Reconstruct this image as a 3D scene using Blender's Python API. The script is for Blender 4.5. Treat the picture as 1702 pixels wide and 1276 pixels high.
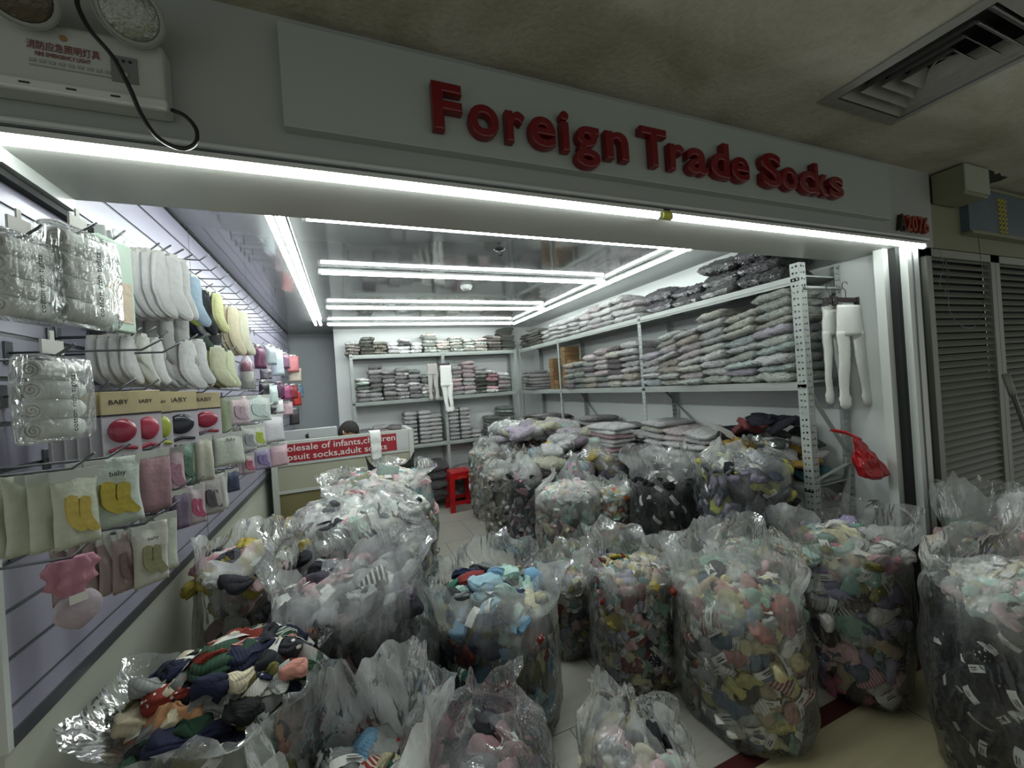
import bpy, math, random
from math import sin, cos, pi, atan2, sqrt, radians
from mathutils import Vector, Matrix, Euler, noise

for o in list(bpy.data.objects): bpy.data.objects.remove(o)
SC = bpy.context.scene
COL = SC.collection

# ---------------------------------------------------------------- camera
W, H, F = 1702.0, 1276.0, 678.77
YAW, PITCH, ROLL = -0.385305, 0.000872, -0.0683547
C0 = Vector((0, 0, 1.5))
fw = Vector((-sin(YAW)*cos(PITCH), cos(YAW)*cos(PITCH), sin(PITCH)))
r0 = Vector((cos(YAW), sin(YAW), 0)); u0 = r0.cross(fw)
rt = cos(ROLL)*r0 + sin(ROLL)*u0; up = -sin(ROLL)*r0 + cos(ROLL)*u0
cam = bpy.data.cameras.new('camera'); camo = bpy.data.objects.new('camera', cam); COL.objects.link(camo)
cam.sensor_fit = 'HORIZONTAL'; cam.sensor_width = 36.0; cam.lens = 36.0*F/W; cam.clip_start = 0.02; cam.clip_end = 60
camo.matrix_world = Matrix(((rt.x, up.x, -fw.x, C0.x), (rt.y, up.y, -fw.y, C0.y), (rt.z, up.z, -fw.z, C0.z), (0, 0, 0, 1)))
SC.camera = camo

def at(px, py, ax, val):
    """the point of the world plane x/y/z = val seen at a pixel of the 1702x1276 photo"""
    d = fw*F + rt*(px-W/2) - up*(py-H/2)
    i = 'xyz'.index(ax)
    return C0 + d*((val-C0[i])/d[i])

# ---------------------------------------------------------------- world, exposure
wd = bpy.data.worlds.new('world'); SC.world = wd; wd.use_nodes = True
wd.node_tree.nodes['Background'].inputs[0].default_value = (0.82, 0.86, 0.835, 1)
wd.node_tree.nodes['Background'].inputs[1].default_value = 0.44
SC.view_settings.view_transform = 'Standard'
SC.view_settings.look = 'None'
SC.view_settings.exposure = 0.16
SC.view_settings.gamma = 1.0
SC.view_settings.use_curve_mapping = False
SC.cycles.transparent_max_bounces = 24
SC.cycles.max_bounces = 7
SC.cycles.diffuse_bounces = 4
SC.cycles.glossy_bounces = 3
SC.cycles.caustics_reflective = False
SC.cycles.caustics_refractive = False
SC.cycles.sample_clamp_indirect = 4.0
TUBE_E = 37.0        # emission strength of the shop's light tubes

# ---------------------------------------------------------------- mesh helpers
def s2l(c):
    return tuple((v/12.92 if v <= 0.04045 else ((v+0.055)/1.055)**2.4) for v in c)
def hx(h):
    h = h.lstrip('#'); return s2l(tuple(int(h[i:i+2], 16)/255 for i in (0, 2, 4)))

def tag(o, label=None, cat=None, group=None, kind=None):
    if label: o['label'] = label
    if cat: o['category'] = cat
    if group: o['group'] = group
    if kind: o['kind'] = kind
    return o

def empty(name, loc, rz=0):
    o = bpy.data.objects.new(name, None); COL.objects.link(o)
    o.location = loc; o.rotation_euler = (0, 0, rz); o.empty_display_size = 0.05
    return o

def root_of(o):
    while o.parent: o = o.parent
    return o

class MB:
    def __init__(s): s.v = []; s.f = []; s.m = []; s.c = []; s.cc = None
    def add(s, vs, fs, mi=0):
        n = len(s.v); s.v += [tuple(v) for v in vs]
        s.f += [tuple(i+n for i in f) for f in fs]; s.m += [mi]*len(fs)
        if s.cc is not None: s.c += [s.cc]*len(vs)
        return s
    def box(s, x0, x1, y0, y1, z0, z1, mi=0):
        vs = [(x, y, z) for z in (z0, z1) for y in (y0, y1) for x in (x0, x1)]
        return s.add(vs, [(0, 2, 3, 1), (4, 5, 7, 6), (0, 1, 5, 4), (2, 6, 7, 3), (0, 4, 6, 2), (1, 3, 7, 5)], mi)
    def obox(s, c, ax, ay, az, mi=0):
        c = Vector(c); ax = Vector(ax); ay = Vector(ay); az = Vector(az)
        vs = [c+ax*i+ay*j+az*k for k in (-1, 1) for j in (-1, 1) for i in (-1, 1)]
        return s.add(vs, [(0, 2, 3, 1), (4, 5, 7, 6), (0, 1, 5, 4), (2, 6, 7, 3), (0, 4, 6, 2), (1, 3, 7, 5)], mi)
    def bar(s, p0, p1, w, h, mi=0):
        p0 = Vector(p0); p1 = Vector(p1); d = (p1-p0); L = d.length; d.normalize()
        a = d.cross(Vector((0, 0, 1)));
        if a.length < 1e-3: a = Vector((1, 0, 0))
        a.normalize(); b = d.cross(a)
        return s.obox((p0+p1)/2, d*(L/2), a*(w/2), b*(h/2), mi)
    def tube(s, pts, r, n=8, cap=True, mi=0):
        pts = [Vector(p) for p in pts]; rs = r if isinstance(r, (list, tuple)) else [r]*len(pts)
        vs = []; fs = []; prev = None
        for i, p in enumerate(pts):
            d = (pts[min(i+1, len(pts)-1)]-pts[max(i-1, 0)]).normalized()
            if prev is None:
                a = d.cross(Vector((0, 0, 1)))
                if a.length < 1e-2: a = d.cross(Vector((1, 0, 0)))
            else: a = prev - d*prev.dot(d)
            a.normalize(); prev = a; b = d.cross(a)
            for k in range(n):
                t = 2*pi*k/n; vs.append(p+(a*cos(t)+b*sin(t))*rs[i])
        for i in range(len(pts)-1):
            for k in range(n):
                fs.append((i*n+k, i*n+(k+1) % n, (i+1)*n+(k+1) % n, (i+1)*n+k))
        if cap:
            fs.append(tuple(range(n))[::-1]); fs.append(tuple((len(pts)-1)*n+k for k in range(n)))
        return s.add(vs, fs, mi)
    def prism(s, outline, ax, d0, d1, mi=0):
        """outline of (a,b) pairs extruded along axis ax from d0 to d1"""
        n = len(outline); vs = []
        for d in (d0, d1):
            for a, b in outline:
                vs.append({'x': (d, a, b), 'y': (a, d, b), 'z': (a, b, d)}[ax])
        fs = [tuple(range(n)), tuple(range(n, 2*n))[::-1]]+[(i, (i+1) % n, n+(i+1) % n, n+i) for i in range(n)]
        return s.add(vs, fs, mi)
    def mesh(s, name, smooth=False, off=None):
        me = bpy.data.meshes.new(name)
        vs = s.v if off is None else [(a-off[0], b-off[1], c-off[2]) for a, b, c in s.v]
        me.from_pydata(vs, [], s.f); me.polygons.foreach_set('material_index', s.m)
        if s.c:
            at_ = me.color_attributes.new('Col', 'FLOAT_COLOR', 'POINT')
            at_.data.foreach_set('color', [x for c in s.c for x in (c[0], c[1], c[2], 1)])
        if smooth: me.polygons.foreach_set('use_smooth', [True]*len(me.polygons))
        me.update(); return me
    def build(s, name, mats, parent=None, smooth=False, bevel=0, fix=True):
        if parent is not None:
            off = Vector((0, 0, 0)); q = parent
            while q is not None: off += q.location; q = q.parent
        else:
            xs = [v[0] for v in s.v]; ys = [v[1] for v in s.v]; zs = [v[2] for v in s.v]
            off = Vector(((min(xs)+max(xs))/2, (min(ys)+max(ys))/2, min(zs)))
        me = s.mesh(name, smooth, off)
        if fix:
            import bmesh
            b = bmesh.new(); b.from_mesh(me); bmesh.ops.recalc_face_normals(b, faces=b.faces); b.to_mesh(me); b.free()
        o = bpy.data.objects.new(name, me); COL.objects.link(o)
        for m in (mats if isinstance(mats, (list, tuple)) else [mats]): me.materials.append(m)
        if parent is not None: o.parent = parent
        else: o.location = off
        if bevel:
            md = o.modifiers.new('bevel', 'BEVEL'); md.width = bevel; md.segments = 2; md.limit_method = 'ANGLE'
        return o

def struct(name, mb, mats, **k):
    o = mb.build(name, mats, **k); o['kind'] = 'structure'; return o

DG = None
def text_mb(s, size, depth, org, right, upv, align='LEFT', offset=0.0, bev=0.0, fit=None, font_res=3):
    """writing as real geometry: org + x*right + y*up, standing out along right x up"""
    cu = bpy.data.curves.new('t', 'FONT'); cu.body = s; cu.size = size; cu.extrude = depth/2; cu.align_x = align
    cu.offset = offset; cu.bevel_depth = bev; cu.bevel_resolution = 1; cu.resolution_u = font_res
    ob = bpy.data.objects.new('t', cu); COL.objects.link(ob)
    dg = bpy.context.evaluated_depsgraph_get(); me = bpy.data.meshes.new_from_object(ob.evaluated_get(dg))
    vs = [v.co.copy() for v in me.vertices]; fs = [tuple(p.vertices) for p in me.polygons]
    bpy.data.objects.remove(ob); bpy.data.curves.remove(cu); bpy.data.meshes.remove(me)
    if not vs: return MB()
    if fit:
        x0 = min(v.x for v in vs); x1 = max(v.x for v in vs)
        for v in vs: v.x = fit[0]+(v.x-x0)/(x1-x0)*(fit[1]-fit[0])
    org = Vector(org); right = Vector(right).normalized(); upv = Vector(upv).normalized(); nn = right.cross(upv)
    m = MB(); m.add([org+right*v.x+upv*v.y+nn*v.z for v in vs], fs); return m

# ---------------------------------------------------------------- materials
MATS = {}
def mat(name, col=(0.8, 0.8, 0.8), rough=0.5, metal=0.0, emit=0, spec=0.5, var=0.0, vscale=8.0, bump=0.0, bscale=60.0, coat=0.0):
    if name in MATS: return MATS[name]
    m = bpy.data.materials.new(name); m.use_nodes = True; MATS[name] = m
    nt = m.node_tree; b = nt.nodes['Principled BSDF']
    b.inputs['Base Color'].default_value = (*col, 1); b.inputs['Roughness'].default_value = rough
    b.inputs['Metallic'].default_value = metal; b.inputs['Specular IOR Level'].default_value = spec
    b.inputs['Coat Weight'].default_value = coat
    if emit:
        b.inputs['Emission Color'].default_value = (*col, 1); b.inputs['Emission Strength'].default_value = emit
    if var or bump:
        tc = nt.nodes.new('ShaderNodeTexCoord')
        n = nt.nodes.new('ShaderNodeTexNoise'); n.inputs['Scale'].default_value = vscale; n.inputs['Detail'].default_value = 6
        nt.links.new(tc.outputs['Object'], n.inputs['Vector'])
    if var:
        mx = nt.nodes.new('ShaderNodeMix'); mx.data_type = 'RGBA'
        mx.inputs['A'].default_value = (*[c*(1-var) for c in col], 1); mx.inputs['B'].default_value = (*[min(1, c*(1+var)) for c in col], 1)
        nt.links.new(n.outputs['Fac'], mx.inputs['Factor']); nt.links.new(mx.outputs['Result'], b.inputs['Base Color'])
    if bump:
        n2 = nt.nodes.new('ShaderNodeTexNoise'); n2.inputs['Scale'].default_value = bscale; n2.inputs['Detail'].default_value = 4
        nt.links.new(tc.outputs['Object'], n2.inputs['Vector'])
        bp = nt.nodes.new('ShaderNodeBump'); bp.inputs['Strength'].default_value = bump; bp.inputs['Distance'].default_value = 0.01
        nt.links.new(n2.outputs['Fac'], bp.inputs['Height']); nt.links.new(bp.outputs['Normal'], b.inputs['Normal'])
    return m

def N(nt, t, **kw):
    n = nt.nodes.new('ShaderNode'+t)
    for k, v in kw.items():
        if k in n.inputs: n.inputs[k].default_value = v
        else: setattr(n, k, v)
    return n

def ramp(nt, a, b, ca=(0, 0, 0, 1), cb=(1, 1, 1, 1)):
    r = nt.nodes.new('ShaderNodeValToRGB'); r.color_ramp.elements[0].position = a; r.color_ramp.elements[1].position = b
    r.color_ramp.elements[0].color = ca; r.color_ramp.elements[1].color = cb; return r

def film_mat(name, haze=0.22, tint=(0.975, 0.99, 0.985), bumpd=1.25, rough=0.13, scale=12.0, crease=0.12, attr=False):
    """thin polythene: mostly see-through, milky in streaks, thin white lines along creases, wrinkled gloss"""
    m = bpy.data.materials.new(name); m.use_nodes = True; nt = m.node_tree; L = nt.links.new
    nt.nodes.remove(nt.nodes['Principled BSDF']); out = nt.nodes['Material Output']
    tc = N(nt, 'TexCoord')
    def ridge(sc, dist, det, vec):
        n = N(nt, 'TexNoise', Scale=sc, Detail=det, Distortion=dist); L(vec, n.inputs['Vector'])
        a = N(nt, 'Math', operation='SUBTRACT'); L(n.outputs['Fac'], a.inputs[0]); a.inputs[1].default_value = 0.5
        b_ = N(nt, 'Math', operation='ABSOLUTE'); L(a.outputs[0], b_.inputs[0]); return b_.outputs[0]
    mp = N(nt, 'Mapping'); mp.inputs['Scale'].default_value = (1.0, 1.0, .32); L(tc.outputs['Object'], mp.inputs['Vector'])
    r1 = ridge(scale, 0.8, 2.0, mp.outputs[0]); r2 = ridge(scale*.45, 1.5, 3.0, mp.outputs[0])
    sm = N(nt, 'Math', operation='MULTIPLY_ADD'); L(r2, sm.inputs[0]); sm.inputs[1].default_value = 2.0; L(r1, sm.inputs[2])
    bp = N(nt, 'Bump', Strength=.8, Distance=0.03*bumpd); L(sm.outputs[0], bp.inputs['Height'])
    n2 = N(nt, 'TexNoise', Scale=5.0, Detail=4.0, Distortion=2.0); L(mp.outputs[0], n2.inputs['Vector'])
    hz = N(nt, 'MapRange'); hz.inputs['From Min'].default_value = 0.33; hz.inputs['From Max'].default_value = 0.70
    hz.inputs['To Min'].default_value = haze*0.35; hz.inputs['To Max'].default_value = haze*1.75; L(n2.outputs['Fac'], hz.inputs['Value'])
    if attr:      # taut film over the load is clear, the loose collar is milky
        aa = N(nt, 'Attribute', attribute_name='Col'); mm = N(nt, 'Math', operation='MULTIPLY'); L(hz.outputs[0], mm.inputs[0]); L(aa.outputs['Fac'], mm.inputs[1]); hz = mm
    cm = N(nt, 'Math', operation='MINIMUM'); L(r1, cm.inputs[0]); L(r2, cm.inputs[1])
    cr = N(nt, 'MapRange'); cr.inputs['From Min'].default_value = 0.0; cr.inputs['From Max'].default_value = 0.014
    cr.inputs['To Min'].default_value = crease*haze*2.0; cr.inputs['To Max'].default_value = 0.0; L(cm.outputs[0], cr.inputs['Value'])
    ad = N(nt, 'Math', operation='ADD'); ad.use_clamp = True; L(hz.outputs[0], ad.inputs[0]); L(cr.outputs[0], ad.inputs[1])
    tr = N(nt, 'BsdfTransparent', Color=(*tint, 1))
    df = N(nt, 'BsdfDiffuse', Color=(0.93, 0.96, 0.95, 1)); tl = N(nt, 'BsdfTranslucent', Color=(0.93, 0.96, 0.95, 1))
    dm = N(nt, 'MixShader'); dm.inputs[0].default_value = 0.5; L(df.outputs[0], dm.inputs[1]); L(tl.outputs[0], dm.inputs[2])
    m1 = N(nt, 'MixShader'); L(ad.outputs[0], m1.inputs[0]); L(tr.outputs[0], m1.inputs[1]); L(dm.outputs[0], m1.inputs[2])
    gl = N(nt, 'BsdfGlossy', Roughness=rough, Color=(1, 1, 1, 1)); L(bp.outputs['Normal'], gl.inputs['Normal'])
    fr = N(nt, 'Fresnel', IOR=1.4); L(bp.outputs['Normal'], fr.inputs['Normal'])
    fm = N(nt, 'Math', operation='MULTIPLY_ADD'); L(fr.outputs[0], fm.inputs[0]); fm.inputs[1].default_value = 0.8; fm.inputs[2].default_value = 0.02; fm.use_clamp = True
    m2 = N(nt, 'MixShader'); L(fm.outputs[0], m2.inputs[0]); L(m1.outputs[0], m2.inputs[1]); L(gl.outputs[0], m2.inputs[2])
    L(m2.outputs[0], out.inputs['Surface'])
    return m

def fabric_mat(name, src='obj', pattern=None, gloss=0.0, rough=0.85):
    """knitted cloth; colour from the object's own colour or the mesh colour attribute"""
    m = bpy.data.materials.new(name); m.use_nodes = True; nt = m.node_tree; L = nt.links.new; b = nt.nodes['Principled BSDF']
    b.inputs['Roughness'].default_value = rough; b.inputs['Specular IOR Level'].default_value = 0.25
    if src == 'obj': s = N(nt, 'ObjectInfo'); col = s.outputs['Color']
    else: s = N(nt, 'Attribute', attribute_name='Col'); col = s.outputs['Color']
    tc = N(nt, 'TexCoord')
    w = N(nt, 'TexWave', Scale=55.0, Distortion=2.0, Detail=1.0); L(tc.outputs['Object'], w.inputs['Vector'])
    n = N(nt, 'TexNoise', Scale=38.0, Detail=3.0); L(tc.outputs['Object'], n.inputs['Vector'])
    mr = N(nt, 'MapRange'); L(n.outputs['Fac'], mr.inputs['Value']); mr.inputs['To Min'].default_value = 0.70; mr.inputs['To Max'].default_value = 1.22
    vm = N(nt, 'Mix', data_type='RGBA', blend_type='MULTIPLY'); vm.inputs['Factor'].default_value = 1; L(col, vm.inputs['A']); L(mr.outputs[0], vm.inputs['B'])
    last = vm.outputs['Result']
    if pattern == 'stripe':
        w2 = N(nt, 'TexWave', Scale=30.0, Distortion=1.0, bands_direction='X'); L(tc.outputs['Object'], w2.inputs['Vector'])
        rp = ramp(nt, 0.55, 0.62); L(w2.outputs['Fac'], rp.inputs['Fac'])
        mx = N(nt, 'Mix', data_type='RGBA'); L(rp.outputs['Color'], mx.inputs['Factor']); L(last, mx.inputs['A']); mx.inputs['B'].default_value = (0.42, 0.42, 0.40, 1); last = mx.outputs['Result']
    if pattern == 'dot':
        v2 = N(nt, 'TexVoronoi', Scale=85.0); L(tc.outputs['Object'], v2.inputs['Vector'])
        rp = ramp(nt, 0.22, 0.3, (1, 1, 1, 1), (0, 0, 0, 1)); L(v2.outputs['Distance'], rp.inputs['Fac'])
        mx = N(nt, 'Mix', data_type='RGBA'); L(rp.outputs['Color'], mx.inputs['Factor']); L(last, mx.inputs['A']); mx.inputs['B'].default_value = (0.7, 0.68, 0.62, 1); last = mx.outputs['Result']
    L(last, b.inputs['Base Color'])
    bp = N(nt, 'Bump', Strength=0.35, Distance=0.003); L(w.outputs['Fac'], bp.inputs['Height']); L(bp.outputs['Normal'], b.inputs['Normal'])
    b.inputs['Coat Weight'].default_value = gloss; b.inputs['Coat Roughness'].default_value = 0.2
    return m

def packet_mat(name, patt=1.0, streak=1.0, src='obj'):
    """cellophane-wrapped folded cloth: the cloth's colour, printed texture and layered edge under a wrinkled glossy skin"""
    m = bpy.data.materials.new(name); m.use_nodes = True; nt = m.node_tree; L = nt.links.new; b = nt.nodes['Principled BSDF']
    oi = N(nt, 'ObjectInfo') if src == 'obj' else N(nt, 'Attribute', attribute_name='Col'); tc = N(nt, 'TexCoord')
    ad = N(nt, 'VectorMath', operation='ADD'); L(tc.outputs['Object'], ad.inputs[0]); L(oi.outputs['Random' if src == 'obj' else 'Fac'], ad.inputs[1])
    v = N(nt, 'TexVoronoi', Scale=26.0); L(ad.outputs[0], v.inputs['Vector'])
    n = N(nt, 'TexNoise', Scale=9.0, Detail=5.0, Distortion=1.5); L(ad.outputs[0], n.inputs['Vector'])
    mr = N(nt, 'MapRange'); L(n.outputs['Fac'], mr.inputs['Value']); mr.inputs['From Min'].default_value = 0.3; mr.inputs['From Max'].default_value = 0.7
    mr.inputs['To Min'].default_value = 1-0.55*patt; mr.inputs['To Max'].default_value = 1+0.3*patt
    c1 = N(nt, 'Mix', data_type='RGBA', blend_type='MULTIPLY'); c1.inputs['Factor'].default_value = 1; L(oi.outputs['Color'], c1.inputs['A']); L(mr.outputs[0], c1.inputs['B'])
    rp = ramp(nt, 0.15, 0.3, (1, 1, 1, 1), (0, 0, 0, 1)); L(v.outputs['Distance'], rp.inputs['Fac'])
    k = N(nt, 'Math', operation='MULTIPLY'); L(rp.outputs['Color'], k.inputs[0]); k.inputs[1].default_value = 0.5*patt
    c2 = N(nt, 'Mix', data_type='RGBA'); L(k.outputs[0], c2.inputs['Factor']); L(c1.outputs['Result'], c2.inputs['A']); c2.inputs['B'].default_value = (0.10, 0.10, 0.10, 1)
    # wrinkled film glints
    n3 = N(nt, 'TexNoise', Scale=5.5, Detail=5.0, Distortion=2.0); L(ad.outputs[0], n3.inputs['Vector'])
    a1 = N(nt, 'Math', operation='SUBTRACT'); L(n3.outputs['Fac'], a1.inputs[0]); a1.inputs[1].default_value = 0.5
    a2 = N(nt, 'Math', operation='ABSOLUTE'); L(a1.outputs[0], a2.inputs[0])
    bp = N(nt, 'Bump', Strength=1.0, Distance=0.35*streak); L(a2.outputs[0], bp.inputs['Height'])
    L(c2.outputs['Result'], b.inputs['Base Color']); L(bp.outputs['Normal'], b.inputs['Coat Normal'])
    bp2 = N(nt, 'Bump', Strength=0.9, Distance=0.15); L(a2.outputs[0], bp2.inputs['Height']); L(bp2.outputs['Normal'], b.inputs['Normal'])
    b.inputs['Roughness'].default_value = 0.4; b.inputs['Coat Weight'].default_value = 1.0; b.inputs['Coat Roughness'].default_value = 0.16; b.inputs['Coat IOR'].default_value = 1.6
    return m

M_WALL = mat('white_painted_wall', hx('ccd1cf'), 0.55, var=0.04, vscale=2.5, bump=0.05, bscale=30)
M_WALLB = mat('back_wall_paint', hx('ccd0cf'), 0.55, var=0.03, vscale=2.0)
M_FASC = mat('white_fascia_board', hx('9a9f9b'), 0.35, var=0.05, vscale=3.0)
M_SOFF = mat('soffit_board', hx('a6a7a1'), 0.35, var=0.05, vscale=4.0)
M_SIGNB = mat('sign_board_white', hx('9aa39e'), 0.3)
M_TRIM = mat('white_pvc_trim', hx('c3c8c4'), 0.3)
M_GAP = mat('dark_gap', hx('1b1d1c'), 0.8)
M_DARK = mat('black_plastic', hx('17181a'), 0.4)
M_RED = mat('sign_letter_red_acrylic', hx('66060f'), 0.3, coat=0.1)
M_SLAT = mat('slatwall_panel', hx('918fa0'), 0.35, var=0.05, vscale=3.0)
M_ALU = mat('slot_aluminium', hx('5e6265'), 0.4, 0.6)
M_STEEL = mat('hook_steel', hx('6a6e72'), 0.3, 0.8)
M_RACK = mat('rack_painted_steel', hx('969c98'), 0.4, var=0.08, vscale=12)
M_BOX = mat('white_abs_plastic', hx('aeb2ac'), 0.4, var=0.04, vscale=9)
M_LABEL = mat('paper_label_white', hx('cfcfca'), 0.6)
M_INK = mat('printed_ink_black', hx('202224'), 0.6)
M_INKR = mat('printed_ink_red', hx('7b4a44'), 0.6)
M_TUBE = mat('light_tube_glow', (0.93, 1.0, 0.97), 0.4, emit=TUBE_E)
M_FILM = film_mat('clear_plastic_film', haze=.28, attr=True)

M_FILMH = film_mat('hazy_plastic_film', haze=0.46, attr=True)
M_FILMC = film_mat('crinkled_clear_film', haze=0.16, attr=True, bumpd=1.6, rough=0.10, scale=24)
M_SOCK = fabric_mat('knit_fabric'); M_SOCKS = fabric_mat('striped_knit_fabric', pattern='stripe'); M_SOCKD = fabric_mat('dotted_knit_fabric', pattern='dot')
M_STUFF = fabric_mat('packed_knit_fabric', 'attr')
M_PACK = packet_mat('wrapped_print_pack'); M_PACKP = packet_mat('wrapped_plain_pack', 0.35, 1.2); M_PACKA = packet_mat('wrapped_pack_mixed', 1.0, .25, 'attr')

# ceiling of the shop: glossy stretched film
M_CEIL = mat('gloss_ceiling_panel', hx('868888'), 0.07, spec=1.0)
nt = M_CEIL.node_tree; b = nt.nodes['Principled BSDF']; b.inputs['Metallic'].default_value = 0.5
tc = N(nt, 'TexCoord'); n = N(nt, 'TexNoise', Scale=1.6, Detail=2.0); nt.links.new(tc.outputs['Object'], n.inputs['Vector'])
bp = N(nt, 'Bump', Strength=0.12, Distance=0.04); nt.links.new(n.outputs['Fac'], bp.inputs['Height']); nt.links.new(bp.outputs['Normal'], b.inputs['Normal'])

# corridor ceiling: stained plaster
M_CORR = bpy.data.materials.new('stained_plaster'); M_CORR.use_nodes = True; nt = M_CORR.node_tree; b = nt.nodes['Principled BSDF']
b.inputs['Roughness'].default_value = 0.8
tc = N(nt, 'TexCoord'); n = N(nt, 'TexNoise', Scale=1.7, Detail=9.0, Roughness=0.62, Distortion=0.6); nt.links.new(tc.outputs['Object'], n.inputs['Vector'])
rp = ramp(nt, 0.40, 0.62, (*hx('93907f'), 1), (*hx('b2afa5'), 1)); nt.links.new(n.outputs['Fac'], rp.inputs['Fac'])
n2 = N(nt, 'TexNoise', Scale=60.0, Detail=4.0); nt.links.new(tc.outputs['Object'], n2.inputs['Vector'])
mr = N(nt, 'MapRange'); nt.links.new(n2.outputs['Fac'], mr.inputs['Value']); mr.inputs['To Min'].default_value = 0.8; mr.inputs['To Max'].default_value = 1.15
mx = N(nt, 'Mix', data_type='RGBA', blend_type='MULTIPLY'); mx.inputs['Factor'].default_value = 1
nt.links.new(rp.outputs['Color'], mx.inputs['A']); nt.links.new(mr.outputs[0], mx.inputs['B']); nt.links.new(mx.outputs['Result'], b.inputs['Base Color'])
bp = N(nt, 'Bump', Strength=0.4, Distance=0.01); nt.links.new(n2.outputs['Fac'], bp.inputs['Height']); nt.links.new(bp.outputs['Normal'], b.inputs['Normal'])

def tile_mat(name, col, size, rot=0.0, off=(0, 0, 0), mort='4b4b47'):
    m = bpy.data.materials.new(name); m.use_nodes = True; nt = m.node_tree; L = nt.links.new; b = nt.nodes['Principled BSDF']
    tc = N(nt, 'TexCoord'); mp = N(nt, 'Mapping'); mp.inputs['Rotation'].default_value = (0, 0, rot); mp.inputs['Location'].default_value = off
    g = N(nt, 'NewGeometry'); L(g.outputs['Position'], mp.inputs['Vector'])
    br = N(nt, 'TexBrick'); br.offset = 0.5 if 'wood' in name else 0.0; br.inputs['Scale'].default_value = 1.0
    br.inputs['Brick Width'].default_value = size[0]; br.inputs['Row Height'].default_value = size[1]; br.inputs['Mortar Size'].default_value = 0.0025
    br.inputs['Color1'].default_value = (*hx(col), 1); br.inputs['Color2'].default_value = (*[c*0.93 for c in hx(col)], 1); br.inputs['Mortar'].default_value = (*hx(mort), 1)
    L(mp.outputs[0], br.inputs['Vector'])
    n = N(nt, 'TexNoise', Scale=3.0, Detail=8.0, Distortion=2.0); mp2 = N(nt, 'Mapping'); mp2.inputs['Scale'].default_value = (0.6, 5, 1)
    L(g.outputs['Position'], mp2.inputs['Vector']); L(mp2.outputs[0], n.inputs['Vector'])
    mr = N(nt, 'MapRange'); L(n.outputs['Fac'], mr.inputs['Value']); mr.inputs['To Min'].default_value = 0.78; mr.inputs['To Max'].default_value = 1.2
    mx = N(nt, 'Mix', data_type='RGBA', blend_type='MULTIPLY'); mx.inputs['Factor'].default_value = 1; L(br.outputs['Color'], mx.inputs['A']); L(mr.outputs[0], mx.inputs['B'])
    L(mx.outputs['Result'], b.inputs['Base Color']); b.inputs['Roughness'].default_value = 0.3
    return m
M_FLOOR = tile_mat('grey_wood_look_tile', 'a8a69c', (0.6, 0.6), 0, (0.1, 0.22, 0))
M_FLOORO = tile_mat('beige_corridor_tile', 'b5ad8c', (0.8, 0.8), 0, (0.27, 0.08, 0))
M_SILL = mat('dark_red_granite_sill', hx('4a2322'), 0.3, var=0.4, vscale=60)
M_LOUV = mat('louvre_grey_paint', hx('81857b'), 0.45, var=0.06, vscale=5)
M_BEIGE = mat('aged_beige_board', hx('75775f'), 0.6, var=0.12, vscale=4)

# ================================================================ the shell
XL, XR, YF, YB, ZC = -0.645, 2.60, 1.12, 5.5, 2.33
struct('floor', MB().box(XL-.3, XR+.3, YF+.065, YB+.6, -0.05, 0), M_FLOOR)
struct('floor_corridor', MB().box(-2.2, 6.5, -2.5, YF-.002, -0.05, 0), M_FLOORO)
struct('trim_1', MB().box(XL-.3, XR+.3, YF-.002, YF+.065, -0.05, 0.001), M_SILL)
struct('floor_neighbour', MB().box(XR+.3, 6.5, YF-.002, 2.2, -0.05, 0), M_FLOORO)
struct('ceiling', MB().box(XL-.1, XR+.1, 1.36, YB+.6, ZC, ZC+.05), M_CEIL)
# corridor ceiling with a broken hole
import bmesh
def corridor_ceiling():
    z = 2.44
    hole = [at(px, py, 'z', z) for px, py in [(1612, 296), (1622, 291), (1632, 285), (1642, 281), (1652, 285), (1654, 290), (1662, 287), (1664, 292), (1676, 294), (1664, 300), (1646, 305), (1614, 317)]]
    vent = [(1.66, .48), (2.08, .48), (2.08, .90), (1.66, .90)]
    cu = bpy.data.curves.new('c', 'CURVE'); cu.dimensions = '2D'; cu.fill_mode = 'BOTH'
    for lp in ([(-2.2, -2.5), (6.5, -2.5), (6.5, 1.20), (-2.2, 1.20)], [(p.x, p.y) for p in hole], vent):
        sp = cu.splines.new('POLY'); sp.points.add(len(lp)-1); sp.use_cyclic_u = True
        for i, p in enumerate(lp): sp.points[i].co = (p[0], p[1], 0, 1)
    ob = bpy.data.objects.new('c', cu); COL.objects.link(ob)
    dg = bpy.context.evaluated_depsgraph_get(); me = bpy.data.meshes.new_from_object(ob.evaluated_get(dg))
    m = MB(); m.add([(v.co.x, v.co.y, z) for v in me.vertices], [tuple(p.vertices) for p in me.polygons])
    m.box(-2.2, 6.5, -2.5, 1.2, z+.30, z+.32, 1)
    bpy.data.objects.remove(ob); bpy.data.curves.remove(cu)
    o = struct('ceiling_corridor', m, [M_CORR, M_GAP], fix=False)
corridor_ceiling()
# right side wall, back walls
struct('wall_right', MB().box(XR, XR+.1, YF+.1, YB+.3, 0, ZC), M_WALL)
wb = MB(); wb.box(-0.105, XR+.1, YB, YB+.6, 0, ZC); struct('wall_back', wb, M_WALLB)
struct('wall_alcove', MB().box(XL-.1, -0.105, 5.9, 6.1, 0, ZC), mat('alcove_grey_wall', hx('9aa0a2'), 0.6, var=0.03))
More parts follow.
